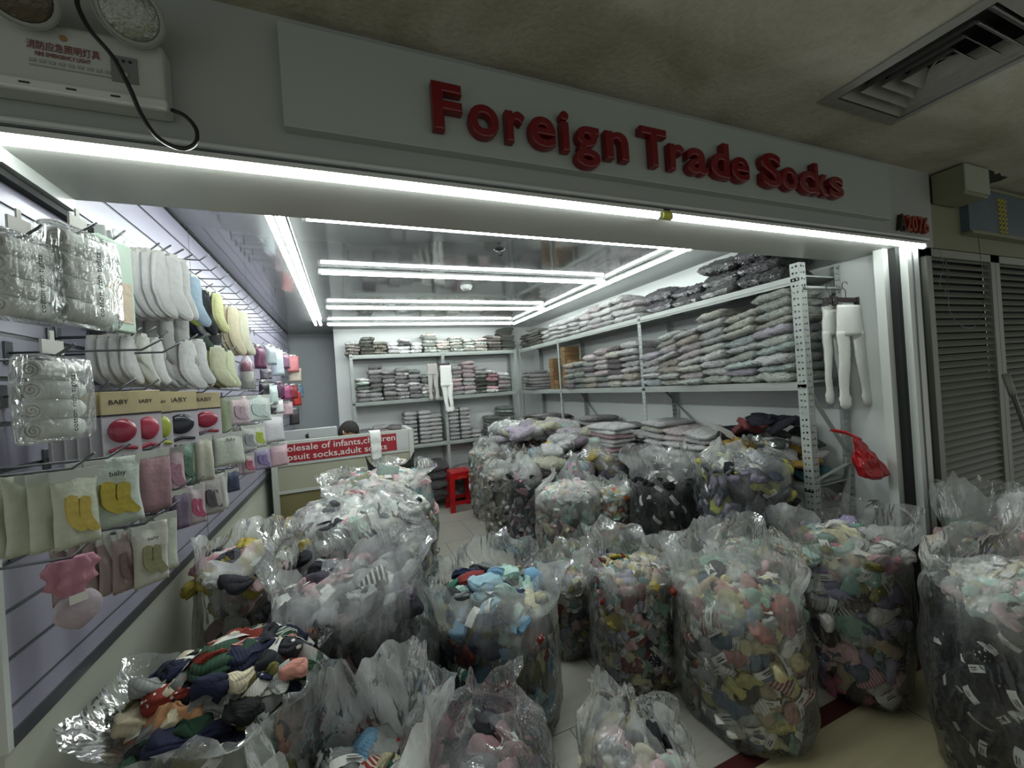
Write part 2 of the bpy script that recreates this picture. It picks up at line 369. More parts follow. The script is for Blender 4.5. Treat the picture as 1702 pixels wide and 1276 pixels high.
# left wall of slatted panel above a plain base
sl = MB(); zt = [0.89]+[0.937+.0923*k for k in range(15)]
prev = 0.89
for k in range(16):
    zs = 0.937+.0923*k
    if zs > ZC: zs = ZC+.01
    sl.box(XL-.016, XL, YF, 5.9, prev, min(zs-.006, ZC), 0)
    sl.box(XL-.010, XL-.004, YF+.002, 5.9, zs-.006, min(zs+.004, ZC), 1)
    prev = zs+.004
    if zs >= ZC: break
sl.box(XL-.05, XL-.017, YF, 5.9, .86, ZC, 2)
for y in (2.34, 3.56, 4.78): sl.box(XL-.001, XL+.0008, y, y+.003, .89, ZC, 1)
sl.box(XL-.03, XL+.003, YF-.015, YF, 0.86, 2.05, 3)
sl.box(XL-.03, XL+.004, YF, 5.9, .86, .892, 1)
struct('wall_left', sl, [M_SLAT, M_ALU, M_GAP, M_TRIM])
struct('wall_left_base', MB().box(XL-.06, XL-.012, YF, 5.9, 0, .86), mat('base_wall_cream', hx('b3b5a8'), 0.6, var=0.05))
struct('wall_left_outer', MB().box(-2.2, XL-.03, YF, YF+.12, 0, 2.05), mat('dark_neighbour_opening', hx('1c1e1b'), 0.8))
# beam over the opening: fascia face, soffit
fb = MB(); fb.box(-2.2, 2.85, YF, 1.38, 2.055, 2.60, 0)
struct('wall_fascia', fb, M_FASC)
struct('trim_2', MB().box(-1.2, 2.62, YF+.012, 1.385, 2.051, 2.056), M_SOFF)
# recessed upstand behind the beam, top-left closer strip
struct('trim_3', MB().box(XL, XL+.03, YF+.02, 1.385, 2.02, 2.051).box(XL, XL+.02, YF+.02, 1.9, 2.0, 2.015, 1), [M_TRIM, M_GAP])
# white pvc cable trunking above the outdoor tube
c = MB(); c.tube([(-1.6, YF-.006, 2.092), (2.79, YF-.006, 2.092)], .0075, 10); c.box(-1.6, 2.79, YF-.004, YF+.001, 2.078, 2.082, 1)
tag(c.build('cable_trunking', [M_TRIM, M_GAP], smooth=False), 'white plastic conduit running along the fascia just above the long front light tube', 'conduit')
# door jamb on the right: black seal strip, aluminium channel
struct('trim_4', MB().box(2.52, 2.565, YF+.06, YF+.10, 0, 2.053), M_TRIM)
struct('trim_5', MB().box(2.566, 2.60, YF+.03, YF+.08, 0, 2.053), M_GAP)
j = MB(); j.box(2.60, 2.70, YF+.0, YF+.12, 0, 2.055, 0); j.box(2.712, 2.73, YF+.01, YF+.1, 0, 2.055, 1); j.box(2.70, 2.712, YF+.03, YF+.1, 0, 2.055, 2); j.box(2.735, 2.79, YF+.03, YF+.12, 0, 2.055, 2); j.box(2.64, 2.646, YF-.004, YF+.0, 0, 2.05, 1)
struct('trim_6', j, [M_TRIM, M_ALU, M_GAP])

# ---------------------------------------------------------------- light tubes
def tube_light(p0, p1, label, group=None, r=.0125, base='z', name='light_tube', wide=.022):
    """a slim batten: plastic back, glowing tube, two end caps"""
    p0 = Vector(p0); p1 = Vector(p1); t = empty(name, (p0+p1)/2)
    tag(t, label, 'light', group)
    d = (p1-p0).normalized()
    off = Vector((0, 0, r*1.3)) if base == 'z' else Vector((0, r*1.3, 0))
    bk = MB(); bk.bar(p0+off, p1+off, wide, .012); bk.build('batten', M_TRIM, t)
    g = MB(); g.tube([p0+d*.012, p1-d*.012], r, 10); g.build('glowing_tube', M_TUBE, t, smooth=True)
    for q, s in ((p0, 1), (p1, -1)):
        e = MB(); e.tube([q-d*s*.004, q+d*s*.014], r*1.25, 10); e.build('end_cap', M_TRIM, t)
    return t
LZ = 2.298
GI = 'white light tubes under the glossy ceiling'
tube_light((-1.7, YF-.018, 2.046), (1.045, YF-.018, 2.046), 'glowing white tube along the fascia bottom, left length up to the yellow clip', None, .0098, 'z', wide=.03)
tube_light((1.075, YF-.018, 2.046), (2.72, YF-.018, 2.046), 'glowing white tube along the fascia bottom, right length ending at the jamb', None, .0098, 'z', wide=.03)
cl = MB(); cl.tube([(1.043, YF-.022, 2.048), (1.077, YF-.022, 2.048)], .015, 12)
tag(cl.build('tube_clip', mat('yellow_clip', hx('b9bb4a'), 0.4), smooth=False), 'small yellow clip joining the two long tubes on the fascia', 'clip')
tube_light((-.265, 1.55, LZ), (-.265, 4.93, LZ), 'left one of the two parallel tubes running back beside the slatted wall', GI)
tube_light((-.215, 1.55, LZ), (-.215, 4.93, LZ), 'right one of the two parallel tubes running back beside the slatted wall', GI)
tube_light((-.13, 2.0, LZ), (2.13, 2.0, LZ), 'ceiling cross tube nearest the shop front', GI)
tube_light((-.115, 2.86, LZ), (2.06, 2.86, LZ), 'second ceiling cross tube from the shop front', GI)
tube_light((-.12, 3.99, LZ), (2.06, 3.99, LZ), 'third ceiling cross tube from the shop front', GI)
tube_light((-.15, 4.93, LZ), (2.06, 4.93, LZ), 'ceiling cross tube nearest the back wall', GI)
tube_light((2.10, 1.95, LZ), (2.10, 4.98, LZ), 'single ceiling tube running back above the right-hand rack', GI)

# sprinkler and smoke detector
p = at(830, 414, 'z', ZC); t = empty('sprinkler_head', (p.x, p.y, ZC)); tag(t, 'dark sprinkler head on the glossy ceiling between the first two cross tubes', 'sprinkler')
m = MB(); m.tube([(p.x, p.y, ZC), (p.x, p.y, ZC-.006), (p.x, p.y, ZC-.012)], [.035, .03, .012], 16); m.build('escutcheon', M_DARK, t)
m = MB(); m.tube([(p.x, p.y, ZC-.01), (p.x, p.y, ZC-.03), (p.x, p.y, ZC-.035), (p.x, p.y, ZC-.038)], [.007, .006, .014, .014], 10); m.build('nozzle', M_DARK, t)
p = at(775, 475, 'z', ZC); t = empty('smoke_detector', (p.x, p.y, ZC)); tag(t, 'small white smoke detector on the glossy ceiling behind the second cross tube', 'smoke detector')
m = MB(); m.tube([(p.x, p.y, ZC), (p.x, p.y, ZC-.012)], .05, 20); m.build('base', M_TRIM, t)
m = MB(); m.tube([(p.x, p.y, ZC-.012), (p.x, p.y, ZC-.03), (p.x, p.y, ZC-.036)], [.046, .036, .015], 20); m.build('cover', M_TRIM, t)

# ================================================================ shop sign
t = empty('shop_sign', (1.15, 1.10, 2.155)); tag(t, 'white raised shop sign board with red letters reading Foreign Trade Socks', 'sign')
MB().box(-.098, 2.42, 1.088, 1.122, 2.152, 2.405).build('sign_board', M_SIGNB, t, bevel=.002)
zl = lambda x: 680+x*.4818
LET = [('F', 78, 188), ('o', 202, 312), ('r', 330, 403), ('e', 410, 507), ('i', 520, 555), ('g', 567, 657), ('n', 673, 757), ('T', 797, 890), ('r', 893, 950),
       ('a', 955, 1030), ('d', 1037, 1105), ('e', 1108, 1173), ('S', 1213, 1285), ('o', 1280, 1340), ('c', 1343, 1400), ('k', 1395, 1446), ('s', 1446, 1497)]
for ch, a, b_ in LET:
    py = 130+(zl((a+b_)/2)-740)*.235+50
    xa = at(zl(a), py, 'y', 1.07).x; xb = at(zl(b_), py, 'y', 1.07).x
    m = text_mb(ch, .172, .02, (0, 1.073, 2.197), (1, 0, 0), (0, 0, 1), offset=.0012, bev=.0045, fit=(xa, xb-.006), font_res=5)
    m.build('letter', M_RED, t, smooth=False)
t = empty('unit_number', (2.64, 1.11, 2.118)); tag(t, 'raised characters A2076, black A and orange-red digits, at the right end of the fascia', 'number')
MA = mat('number_black', hx('2a1f1d'), .3); MO = mat('number_orange_red', hx('7e2f1c'), .3)
for i, ch in enumerate('A2076'):
    xa = 2.515+.052*i
    text_mb(ch, .108, .018, (0, 1.108, 2.118), (1, 0, 0), (0, 0, 1), offset=.001, bev=.001, fit=(xa, xa+.047)).build('character', MA if i == 0 else MO, t)

# ---------------------------------------------------------------- emergency light on the fascia
ex0, ex1, ez0, ez1 = -.66, -.318, 2.135, 2.275
t = empty('emergency_light', (-.5, 1.12, ez0)); tag(t, 'white emergency light box with two round lamps on the fascia, upper left', 'emergency light')
MB().box(ex0, ex1, 1.07, 1.12, ez0, ez1).build('housing', M_BOX, t, bevel=.008)
MB().box(ex0, ex1+.004, 1.062, 1.075, ez0-.004, ez0+.018).build('bottom_ridge', M_TRIM, t, bevel=.004)
MB().box(-.405, -.362, 1.0675, 1.0705, 2.178, 2.232).build('indicator_panel', mat('indicator_grey', hx('6e7270'), .5), t)
for k in range(3):
    MB().tube([(-.395+.011*k, 1.066, 2.222), (-.395+.011*k, 1.068, 2.222)], .003, 8).build('indicator', M_INK, t)
MB().tube([(-.384, 1.065, 2.193), (-.384, 1.068, 2.193)], .006, 12).build('test_button', M_BOX, t)
dX = (1, 0, 0); dZ = (0, 0, 1)
qa, qb, qc, qd = at(45, 103, 'y', 1.0685), at(168, 128, 'y', 1.0685), at(60, 116, 'y', 1.0685), at(152, 131, 'y', 1.0685)
text_mb('消防应急照明灯具', .019, .001, (0, 1.0685, 2.2175), dX, dZ, fit=(qa.x, qb.x)).build('chinese_lettering', M_INKR, t)
text_mb('FIRE EMERGENCY LIGHT', .0115, .001, (0, 1.0685, 2.204), dX, dZ, fit=(qc.x, qd.x)).build('lettering', M_INKR, t)
MF = mat('faint_print', hx('8d9490'), .5)
for r_, (zz_, n_) in enumerate(((2.191, 9), (2.183, 5))):
    for k in range(n_): MB().box(qa.x+.003+.019*k*(9/n_)*.75, qa.x+.012+(.019*k+(.012 if n_ == 5 else 0))*(9/n_)*.75, 1.068, 1.0695, zz_, zz_+(.006 if r_ == 0 else .0025)).build('fine_print', MF, t)
m = MB(); qe = at(106, 88, 'y', 1.068).x; m.tube([(qe, 1.068, 2.247), (qe, 1.0705, 2.247)], .006, 16); m.build('emblem', mat('emblem_ochre', hx('8f7446'), .5), t)
for k in range(4): MB().box(ex0+.02+.068*k+.03, ex0+.035+.068*k+.03, 1.0605, 1.063, ez0+.006, ez0+.009).build('slot', M_INK, t)
M_LENS = mat('lamp_reflector_lens', hx('8d9289'), .12, .5, bump=.6, bscale=90)
for lx, lp, mm in ((-.385, (170, 262), M_LENS), (-.585, (-10, 80), mat('lamp_lens_dark', hx('4e463c'), .15, .3, bump=.5, bscale=70))):
    cen = at(216, 22, 'y', 1.03) if lx > -.5 else at(30, -14, 'y', 1.03); ax = Vector((.25, -.75, -.45)).normalized()
    h = MB(); h.tube([cen-ax*.05, cen-ax*.035, cen-ax*.01, cen+ax*.012], [.014, .040, .054, .055], 24); lh = h.build('lamp_head', M_BOX, t, smooth=True)
    MB().tube([cen+ax*.010, cen+ax*.016, cen+ax*.019], [.048, .043, .018], 24).build('lens', mm, lh, smooth=True)
    MB().tube([cen+ax*.008, cen+ax*.0165], [.0565, .0555], 24, cap=False).build('rim', M_TRIM, lh, smooth=True)
    MB().tube([cen-ax*.03, Vector((lx, 1.09, 2.28))], .009, 8).build('lamp_arm', M_BOX, t)
cb = []
for px, py, yy in [(128, -8, 1.04), (130, 12, 1.035), (150, 50, 1.03), (188, 95, 1.03), (215, 145, 1.035), (235, 190, 1.04), (262, 228, 1.04), (300, 247, 1.04), (325, 238, 1.045), (326, 215, 1.05), (308, 193, 1.06), (286, 183, 1.075)]:
    cb.append(at(px, py, 'y', yy))
def smooth_pts(ps, k=6):
    o = []
    for i in range(len(ps)-1):
        p0 = ps[max(i-1, 0)]; p1 = ps[i]; p2 = ps[i+1]; p3 = ps[min(i+2, len(ps)-1)]
        for j in range(k):
            u = j/k; o.append(.5*((2*p1)+(p2-p0)*u+(2*p0-5*p1+4*p2-p3)*u*u+(3*p1-p0-3*p2+p3)*u**3))
    return o+[ps[-1]]
m = MB(); m.tube(smooth_pts(cb), .0042, 8); m.build('power_cable', M_DARK, t, smooth=True)['label'] = 'black looping cable'

# ---------------------------------------------------------------- corridor: ceiling diffuser, junction box, neighbour's front
vx0, vx1, vy0, vy1 = 1.636, 2.10, .46, .925; vcx, vcy = (vx0+vx1)/2, (vy0+vy1)/2
t = empty('ceiling_diffuser', (vcx, vcy, 2.44)); tag(t, 'dusty square air diffuser with nested louvres in the corridor ceiling', 'vent')
M_VENT = mat('dusty_diffuser_metal', hx('7b7a76'), .5, var=.25, vscale=25)
def sq_ring(m, h0, z0, h1, z1, mi=0, th=.0):
    a = [(vcx+sx*h0, vcy+sy*h0, z0) for sx, sy in ((-1, -1), (1, -1), (1, 1), (-1, 1))]
    b_ = [(vcx+sx*h1, vcy+sy*h1, z1) for sx, sy in ((-1, -1), (1, -1), (1, 1), (-1, 1))]
    m.add(a+b_, [(i, (i+1) % 4, 4+(i+1) % 4, 4+i) for i in range(4)], mi)
fr = MB(); sq_ring(fr, .232, 2.435, .195, 2.430); sq_ring(fr, .232, 2.435, .232, 2.445); sq_ring(fr, .195, 2.430, .195, 2.47); fr.build('frame', M_VENT, t, fix=False)
for k, (h0, h1) in enumerate(((.185, .150), (.145, .112), (.105, .075), (.066, .034))):
    lv = MB(); sq_ring(lv, h0, 2.433, h1, 2.475); sq_ring(lv, h0+.002, 2.434, h1+.002, 2.476); lv.build('louvre', M_VENT, t, fix=False)
m = MB(); m.bar((vcx-.04, vcy-.04, 2.47), (vcx+.04, vcy+.04, 2.47), .004, .004); m.bar((vcx+.04, vcy-.04, 2.47), (vcx-.04, vcy+.04, 2.47), .004, .004); m.build('cross_brace', M_VENT, t)
m = MB(); m.box(vx0+.02, vx1-.02, vy0+.02, vy1-.02, 2.56, 2.565); m.build('plenum', M_GAP, t)

t = empty('junction_box', (3.05, 1.06, 2.25)); tag(t, 'pale square cable box under the corridor ceiling beside the white fascia', 'box')
MB().box(2.87, 3.11, 1.0, 1.12, 2.285, 2.43).build('box_body', M_BEIGE, t, bevel=.003)
MB().box(2.868, 3.112, .994, 1.0, 2.30, 2.43).build('lid', mat('box_lid_pale', hx('8f9787'), .5, var=.05), t)

struct('wall_neighbour', MB().box(2.85, 6.5, YF+.01, YF+.25, 2.06, 2.6), M_BEIGE)
t = empty('neighbour_sign', (3.9, 1.09, 2.17)); tag(t, 'faded blue shop sign with yellow characters, upper right edge', 'sign')
MB().box(3.17, 5.4, 1.095, 1.13, 2.16, 2.40).build('sign_panel', mat('faded_blue_print', hx('4b5a66'), .35, var=.35, vscale=5), t)
m = MB()
rr = random.Random(4)
for k in range(4):
    zc = 2.36-.052*k
    m.box(3.50, 3.60, 1.090, 1.096, zc-.006, zc+.004); m.box(3.50, 3.60, 1.090, 1.096, zc-.03, zc-.022); m.box(3.525, 3.535, 1.090, 1.096, zc-.04, zc+.012); m.box(3.565, 3.575, 1.090, 1.096, zc-.04, zc+.012)
m.build('yellow_characters', mat('sign_yellow', hx('a89a3a'), .5), t)
MB().box(3.17, 5.4, 1.085, 1.13, 2.145, 2.162).box(3.17, 5.4, 1.085, 1.13, 2.398, 2.412).build('sign_frame', M_BEIGE, t)

def louvre_door(x0, x1, name, y=YF+.01):
    m = MB(); w = .05; z0, z1 = 0.0, 2.055
    m.box(x0, x0+w, y, y+.035, z0, z1); m.box(x1-w, x1, y, y+.035, z0, z1); m.box(x0, x1, y, y+.035, z1-.04, z1); m.box(x0, x1, y, y+.035, z0, .08)
    z = .1
    while z < z1-.05:
        m.add([(x0+w, y+.004, z), (x1-w, y+.004, z), (x1-w, y+.032, z+.030), (x0+w, y+.032, z+.030), (x0+w, y+.008, z-.002), (x1-w, y+.008, z-.002), (x1-w, y+.036, z+.028), (x0+w, y+.036, z+.028)],
              [(0, 1, 2, 3), (4, 7, 6, 5), (0, 4, 5, 1), (3, 2, 6, 7)])
        z += .038
    m.box(x0+.01, x1-.01, y+.05, y+.055, 0, z1, 1)
    return struct(name, m, [M_LOUV, M_GAP])
louvre_door(2.80, 3.535, 'door_1'); louvre_door(3.54, 4.27, 'door_2'); louvre_door(4.28, 5.0, 'door_3')
# hanging wires on the louvres
for nm, lab, pts in (('tangled_wire', 'tangled grey wire hanging at the top corner of the louvred shutter', [(1560, 415, 1.1), (1568, 440, 1.09), (1562, 470, 1.08), (1574, 482, 1.08), (1577, 455, 1.08), (1571, 430, 1.09), (1574, 465, 1.08), (1570, 478, 1.08), (1572, 490, 1.08)]),
                    ('cord_loop', 'thin cord hanging in a long loop over the louvred shutter', [(1626, 395, 1.09), (1630, 430, 1.08), (1636, 480, 1.08), (1633, 515, 1.08), (1622, 540, 1.08), (1608, 545, 1.08), (1590, 535, 1.08), (1578, 515, 1.08), (1576, 480, 1.08)])):
    m = MB(); m.tube(smooth_pts([at(a, b_, 'y', c_) for a, b_, c_ in pts], 4), .0014, 5)
    tag(m.build(nm, M_STEEL), lab, 'wire' if 'tangled' in nm else 'cord')
# mop handle leaning
t = empty('broom', (3.9, .95, 0)); tag(t, 'metal broom pole with pale grip leaning on the louvred shutter at the right edge', 'broom')
pa = at(1671, 622, 'y', 1.09); pb = at(1700, 700, 'y', 1.02); d = (pb-pa)
MB().tube([pa, pa+d*.45], .016, 10).build('grip', M_LOUV, t, smooth=True)
MB().tube([pa+d*.45, pa+d*3.0], .011, 10).build('pole', mat('chromed_pole', hx('b4b8b6'), .2, .8), t, smooth=True)
MB().obox(pa+d*3.0-Vector((0, 0, .02)), (.15, .02, 0), (-.004, .03, 0), (0, 0, .03)).build('broom_head', M_LOUV, t)

# ================================================================ steel racks
def perf_post(x, y, z0, z1, dx, dy, w=.034):
    """slotted angle post: an L of two perforated flanges starting at the corner x, y"""
    m = MB(); th = .0022
    def flange(o, ax, nn):
        o = Vector(o); ax = Vector(ax); nn = Vector(nn)*th
        us = [0, w*.22, w*.42, w*.60, w*.80, w]; pitch = .034; nz = int((z1-z0)/pitch); 
        def q(u0, u1, a, b_):
            ps = [o+ax*u0+Vector((0, 0, a)), o+ax*u1+Vector((0, 0, a)), o+ax*u1+Vector((0, 0, b_)), o+ax*u0+Vector((0, 0, b_))]
            m.add(ps, [(0, 1, 2, 3)])
        q(us[0], us[1], 0, z1-z0); q(us[2], us[3], 0, z1-z0); q(us[4], us[5], 0, z1-z0)
        for c0, c1, ph in ((1, 2, 0), (3, 4, 1)):
            zz = 0
            for k in range(nz+1):
                h0 = min(k*pitch+pitch*.30, z1-z0); h1 = min(k*pitch+pitch*(.62 if (k+ph) % 2 else .50), z1-z0)
                q(us[c0], us[c1], zz, h0); zz = h1
            q(us[c0], us[c1], zz, z1-z0)
    flange((x, y, z0), (dx, 0, 0), (0, dy, 0)); flange((x, y, z0), (0, dy, 0), (dx, 0, 0))
    n = len(m.v); vs = list(m.v); fs = list(m.f)
    # backing lips give the steel its thickness
    m.box(min(x+dx*.0015, x+dx*w*.12), max(x+dx*.0015, x+dx*w*.12), min(y+dy*.0015, y+dy*w*.12), max(y+dy*.0015, y+dy*w*.12), z0, z1)
    return m
ZT, ZM, ZW, ZB0 = 1.975, 1.408, .85, .16
SX, SY = 2.245, 5.2       # front faces of the right rack and the back rack
def shelf_parts(t, x0, x1, y0, y1, z, frontaxis):
    MB().box(x0+.004, x1-.004, y0+.004, y1-.004, z-.008, z).build('shelf_board', M_RACK, t)
    h = .046
    b_ = MB()
    if frontaxis == 'x':
        for xx, s in ((x0, 1), (x1, -1)):
            b_.box(min(xx, xx+s*.010), max(xx, xx+s*.010), y0, y1, z-h, z)
            b_.box(min(xx-s*.004, xx), max(xx-s*.004, xx), y0, y1, z-h*.70, z-h*.30)
    else:
        for yy, s in ((y0, 1), (y1, -1)):
            b_.box(x0, x1, min(yy, yy+s*.010), max(yy, yy+s*.010), z-h, z)
            b_.box(x0, x1, min(yy-s*.004, yy), max(yy-s*.004, yy), z-h*.70, z-h*.30)
    b_.build('beam', M_RACK, t)
YP = [1.41, 2.71, 4.10, 5.2]
t = empty('storage_rack', (2.42, 3.3, 0)); tag(t, 'long grey-green slotted steel rack along the right wall, three bays', 'rack')
for i, y in enumerate(YP):
    for x, dx in ((SX, 1), (XR-.012, -1)):
        perf_post(x, y, 0, 2.04 if i == 0 else 1.985, dx, 1 if i == 0 else -1, .05 if i == 0 else .036).build('post', M_RACK, t, fix=False)
for a in range(3):
    for z in (ZT, ZM, ZW, ZB0): shelf_parts(t, SX+.004, XR-.016, YP[a]+.004, YP[a+1]-.004, z, 'x')
m = MB()
m.bar((SX+.02, 1.42, 1.36), (XR-.02, 1.42, .98), .026, .004); m.build('brace', M_RACK, t)
MB().bar((XR-.03, 1.42, .96), (SX+.15, 1.42, .18), .035, .005).build('brace', M_RACK, t)
MB().bar((SX+.02, 1.415, .88), (XR-.02, 1.415, .94), .02, .004).build('brace', M_RACK, t)
MB().tube([(SX+.02, 1.40, 1.905), (XR-.03, 1.40, 1.905)], .008, 8).build('hanging_rod', M_RACK, t, smooth=True)
for a in (1, 2):
    MB().bar((XR-.03, YP[a]+.1, 1.36), (XR-.03, YP[a]-.45, .9), .026, .004).build('brace', M_RACK, t)
XP = [.055, 1.175, 2.205]
t = empty('storage_rack', (1.1, 5.35, 0)); tag(t, 'grey-green slotted steel rack against the back wall, two bays', 'rack')
for i, x in enumerate(XP):
    for y, dy in ((SY, 1), (YB-.012, -1)):
        perf_post(x-(.018 if i == 1 else 0), y, 0, 1.985, -1 if i == 2 else 1, dy, .036).build('post', M_RACK, t, fix=False)
for a in range(2):
    for z in (ZT, ZM, ZW-.02, ZB0): shelf_parts(t, XP[a]+.004, XP[a+1]-.004, SY+.004, YB-.016, z, 'y')

# ================================================================ wrapped packs
def pack_mesh(name, seed, nx=26, ny=30, puff=1.0, flange=.10):
    """unit pack: 1 x 1 x 1, folded stack in cellophane with pinched ends"""
    R = random.Random(seed); sd = Vector((seed*3.1, seed*1.7, seed*.9)); m = MB(); vs = []; fs = []
    for side in (1, -1):
        for j in range(ny+1):
            for i in range(nx+1):
                u = -1+2*i/nx; v = -1+2*j/ny
                fu = max(0, 1-abs(u)**3.2)**.42; fv = max(0, 1-abs(v)**4.0)**.55
                z = .5*fu*fv*side*puff
                wr = noise.noise(Vector((u*2.2, v*2.2, side*2.0))+sd)*.10+noise.noise(Vector((u*6, v*6, side*2.0))+sd)*.06
                z += wr*fu*fv; z += ((1-3.2*abs(noise.noise(Vector((u*5, v*5, side*3.0))+sd)))*.085+(1-3.2*abs(noise.noise(Vector((u*11, v*9, side*3.0))+sd)))*.04)*(fu*fv)**.5*side
                x = u*.5*(1+.05*noise.noise(Vector((0, v*2, 3))+sd)); y = v*.5*(1+.05*noise.noise(Vector((u*2, 0, 5))+sd))
                vs.append((x, y, z+.06*noise.noise(Vector((u*1.2, v*1.2, 9))+sd)))
    n = (nx+1)*(ny+1)
    for s in (0, 1):
        for j in range(ny):
            for i in range(nx):
                a = s*n+j*(nx+1)+i; q = (a, a+1, a+nx+2, a+nx+1); fs.append(q if s == 0 else q[::-1])
    m.add(vs, fs); me = m.mesh(name, True)
    import bmesh
    b = bmesh.new(); b.from_mesh(me); bmesh.ops.remove_doubles(b, verts=b.verts, dist=.0005); b.to_mesh(me); b.free()
    me.polygons.foreach_set('use_smooth', [True]*len(me.polygons))
    return me
PM = [pack_mesh('pack_shape', k) for k in range(7)]
for k, me in enumerate(PM): me.materials.append(M_PACK if k < 4 else M_PACKP)
PAL_PASTEL = [('pale grey', 'b9bcbd'), ('off-white', 'd2d2cc'), ('pale blue', 'a9bccb'), ('pale lilac', 'b5adc4'), ('pale mint', 'a9c8bb'), ('cream', 'cdc6a8'), ('pale pink', 'd3b1b4'), ('pale grey-green', 'b3bdb2'), ('beige', 'b9ab98'), ('white', 'e0e0dc')]
PAL_GREY = [('mottled grey', '8e8a8b'), ('mottled grey', '979494'), ('speckled pale grey', 'a4a0a0'), ('mottled grey', '857f82'), ('grey-green', '7f8f84'), ('speckled pale grey', 'adabac')]
PAL_MIX = [('white', 'dcdcda'), ('pale pink', 'd2a3aa'), ('mottled grey', '8f8b8e'), ('dark green-grey', '545b4f'), ('speckled pale grey', 'b5b2b2'), ('pink', 'c47a8a'), ('off-white', 'd0cec6')]
PAL_DARK = [('black', '2c2c30'), ('charcoal', '3d3a42'), ('dark grey checked', '454648')]
PAL_OLIVE = [('olive brown', '5c5847'), ('dark green-grey', '4c5244'), ('brown-grey', '6b6258')]
PAL_WHITE = [('white', 'e2e3e0'), ('off-white', 'cfd0cb'), ('white', 'd8dbd9'), ('pale grey', 'bfc2c2')]
PAL_WARM = [('pale grey', 'b3b1ac'), ('cream', 'cbc3a6'), ('pale pink', 'cfabae'), ('plum grey', '6f5f6b'), ('off-white', 'd0d0c8'), ('pale lilac', 'b3a9ba'), ('beige', 'b3a38c'), ('green-grey', '8d9a8b')]
ORD = ['first', 'second', 'third', 'fourth', 'fifth', 'sixth', 'seventh', 'eighth', 'ninth', 'tenth', 'eleventh', 'twelfth', 'thirteenth', 'fourteenth']
RNG = random.Random(11)
def put_pack(loc, size, rot, colname, colhex, label, group, kind=None, name='wrapped_pack', cat='pack'):
    o = bpy.data.objects.new(name, PM[RNG.randrange(len(PM)) if kind is None else kind]); COL.objects.link(o)
    o.location = loc; o.scale = size; o.rotation_euler = rot; c = hx(colhex); gy = sum(c)/3; c = tuple(gy*(1-(sat_ := .55 if name == 'wrapped_pack' else .9))*1.75+v*sat_*1.75 for v in c); c = tuple(min(.9, v) for v in c); k = RNG.uniform(.8, 1.15); o.color = (c[0]*k, c[1]*k, c[2]*k, 1)
    tag(o, label.replace('@', colname), cat, group); return o
def stack_row(axis, a0, a1, n, layers, z, depth0, depth1, where, group, pal, th=.047, jit=.5, tilt=0.0, rowdir=1, wide=1.04, nm='wrapped_pack'):
    """n stacks of wrapped packs side by side; axis 'x' runs along x (depth is y), 'y' runs along y (depth is x)"""
    for s in range(n):
        L = layers[s % len(layers)] if isinstance(layers, (list, tuple)) else layers
        w = (a1-a0)/n; c = a0+w*(s+.5); zz = z+.002; base = RNG.choice(pal)
        for k in range(L):
            col = RNG.choice(pal) if RNG.random() < .6 else base
            h = th*RNG.uniform(.82, 1.15); dd = (depth1-depth0)*RNG.uniform(.88, 1.0); dm = depth0+dd/2+RNG.uniform(-.012, .02)
            off = RNG.uniform(-1, 1)*w*.06*jit+ (tilt*.5*k*.012)
            tl = RNG.uniform(-.07, .07)*jit+tilt*min(1, k/4)
            if axis == 'y':
                loc = (dm, c+off, zz+h/2); size = (dd, w*wide, h*1.22); rot = (-tl, RNG.uniform(-.03, .03), RNG.uniform(-.06, .06)*jit)
            else:
                loc = (c+off, dm, zz+h/2); size = (w*wide, dd, h*1.22); rot = (RNG.uniform(-.03, .03), tl, RNG.uniform(-.06, .06)*jit)
            pos = 'bottom' if k == 0 else ('top' if k == L-1 else ORD[k]+' up')
            put_pack(loc, size, rot, col[0], col[1], '@ wrapped pack, %s, %s stack, %s' % (pos, ORD[s], where), group, name=nm)
            zz += h
# right rack: stacks counted from the shop front going back
stack_row('y', 1.47, 2.68, 6, [10, 9, 9, 8, 8, 5], ZM, SX-.035, XR-.03, 'counting from the front, right rack middle shelf', 'packs on the right rack middle shelf, front bay', PAL_PASTEL, th=.051, tilt=.15, jit=.9)
stack_row('y', 2.75, 3.95, 6, [7, 7, 7, 6, 5, 5], ZM, SX-.03, XR-.03, 'middle bay, right rack middle shelf', 'packs on the right rack middle shelf, middle bay', PAL_WARM, th=.054, jit=.9)
stack_row('y', 4.72, 5.1, 2, [5, 6], ZM, SX-.02, XR-.03, 'end bay, right rack middle shelf', 'packs on the right rack middle shelf, end bay', PAL_GREY, th=.04)
stack_row('y', 1.52, 2.60, 4, [3, 3, 2, 2], ZT, SX-.0, XR-.05, 'front bay, right rack top', 'dark packs on top of the right rack', PAL_DARK, th=.075, jit=.7, nm='dark_bundle')
stack_row('y', 2.72, 3.6, 5, [3, 4, 4, 4, 4], ZT, SX-.0, XR-.05, 'middle bay, right rack top', 'pale packs on top of the right rack', PAL_WHITE+[('pale pink', 'cbb0b6')], th=.056, jit=1.7)
stack_row('y', 3.65, 4.5, 4, [4, 4, 4, 3], ZT, SX-.0, XR-.05, 'far bay, right rack top', 'white packs on top of the right rack', PAL_WHITE, th=.05, jit=1.2)
stack_row('y', 4.55, 5.15, 3, [5, 6, 5], ZT, SX-.0, XR-.05, 'rear end, right rack top', 'olive packs on top of the right rack', PAL_OLIVE, th=.04, jit=1.3)
stack_row('y', 2.05, 2.68, 3, [5, 5, 6], ZW, SX-.06, XR-.03, 'front bay, right rack lower shelf', 'packs on the right rack lower shelf, front bay', PAL_WARM[:3]+PAL_WHITE, th=.048, jit=1.4)
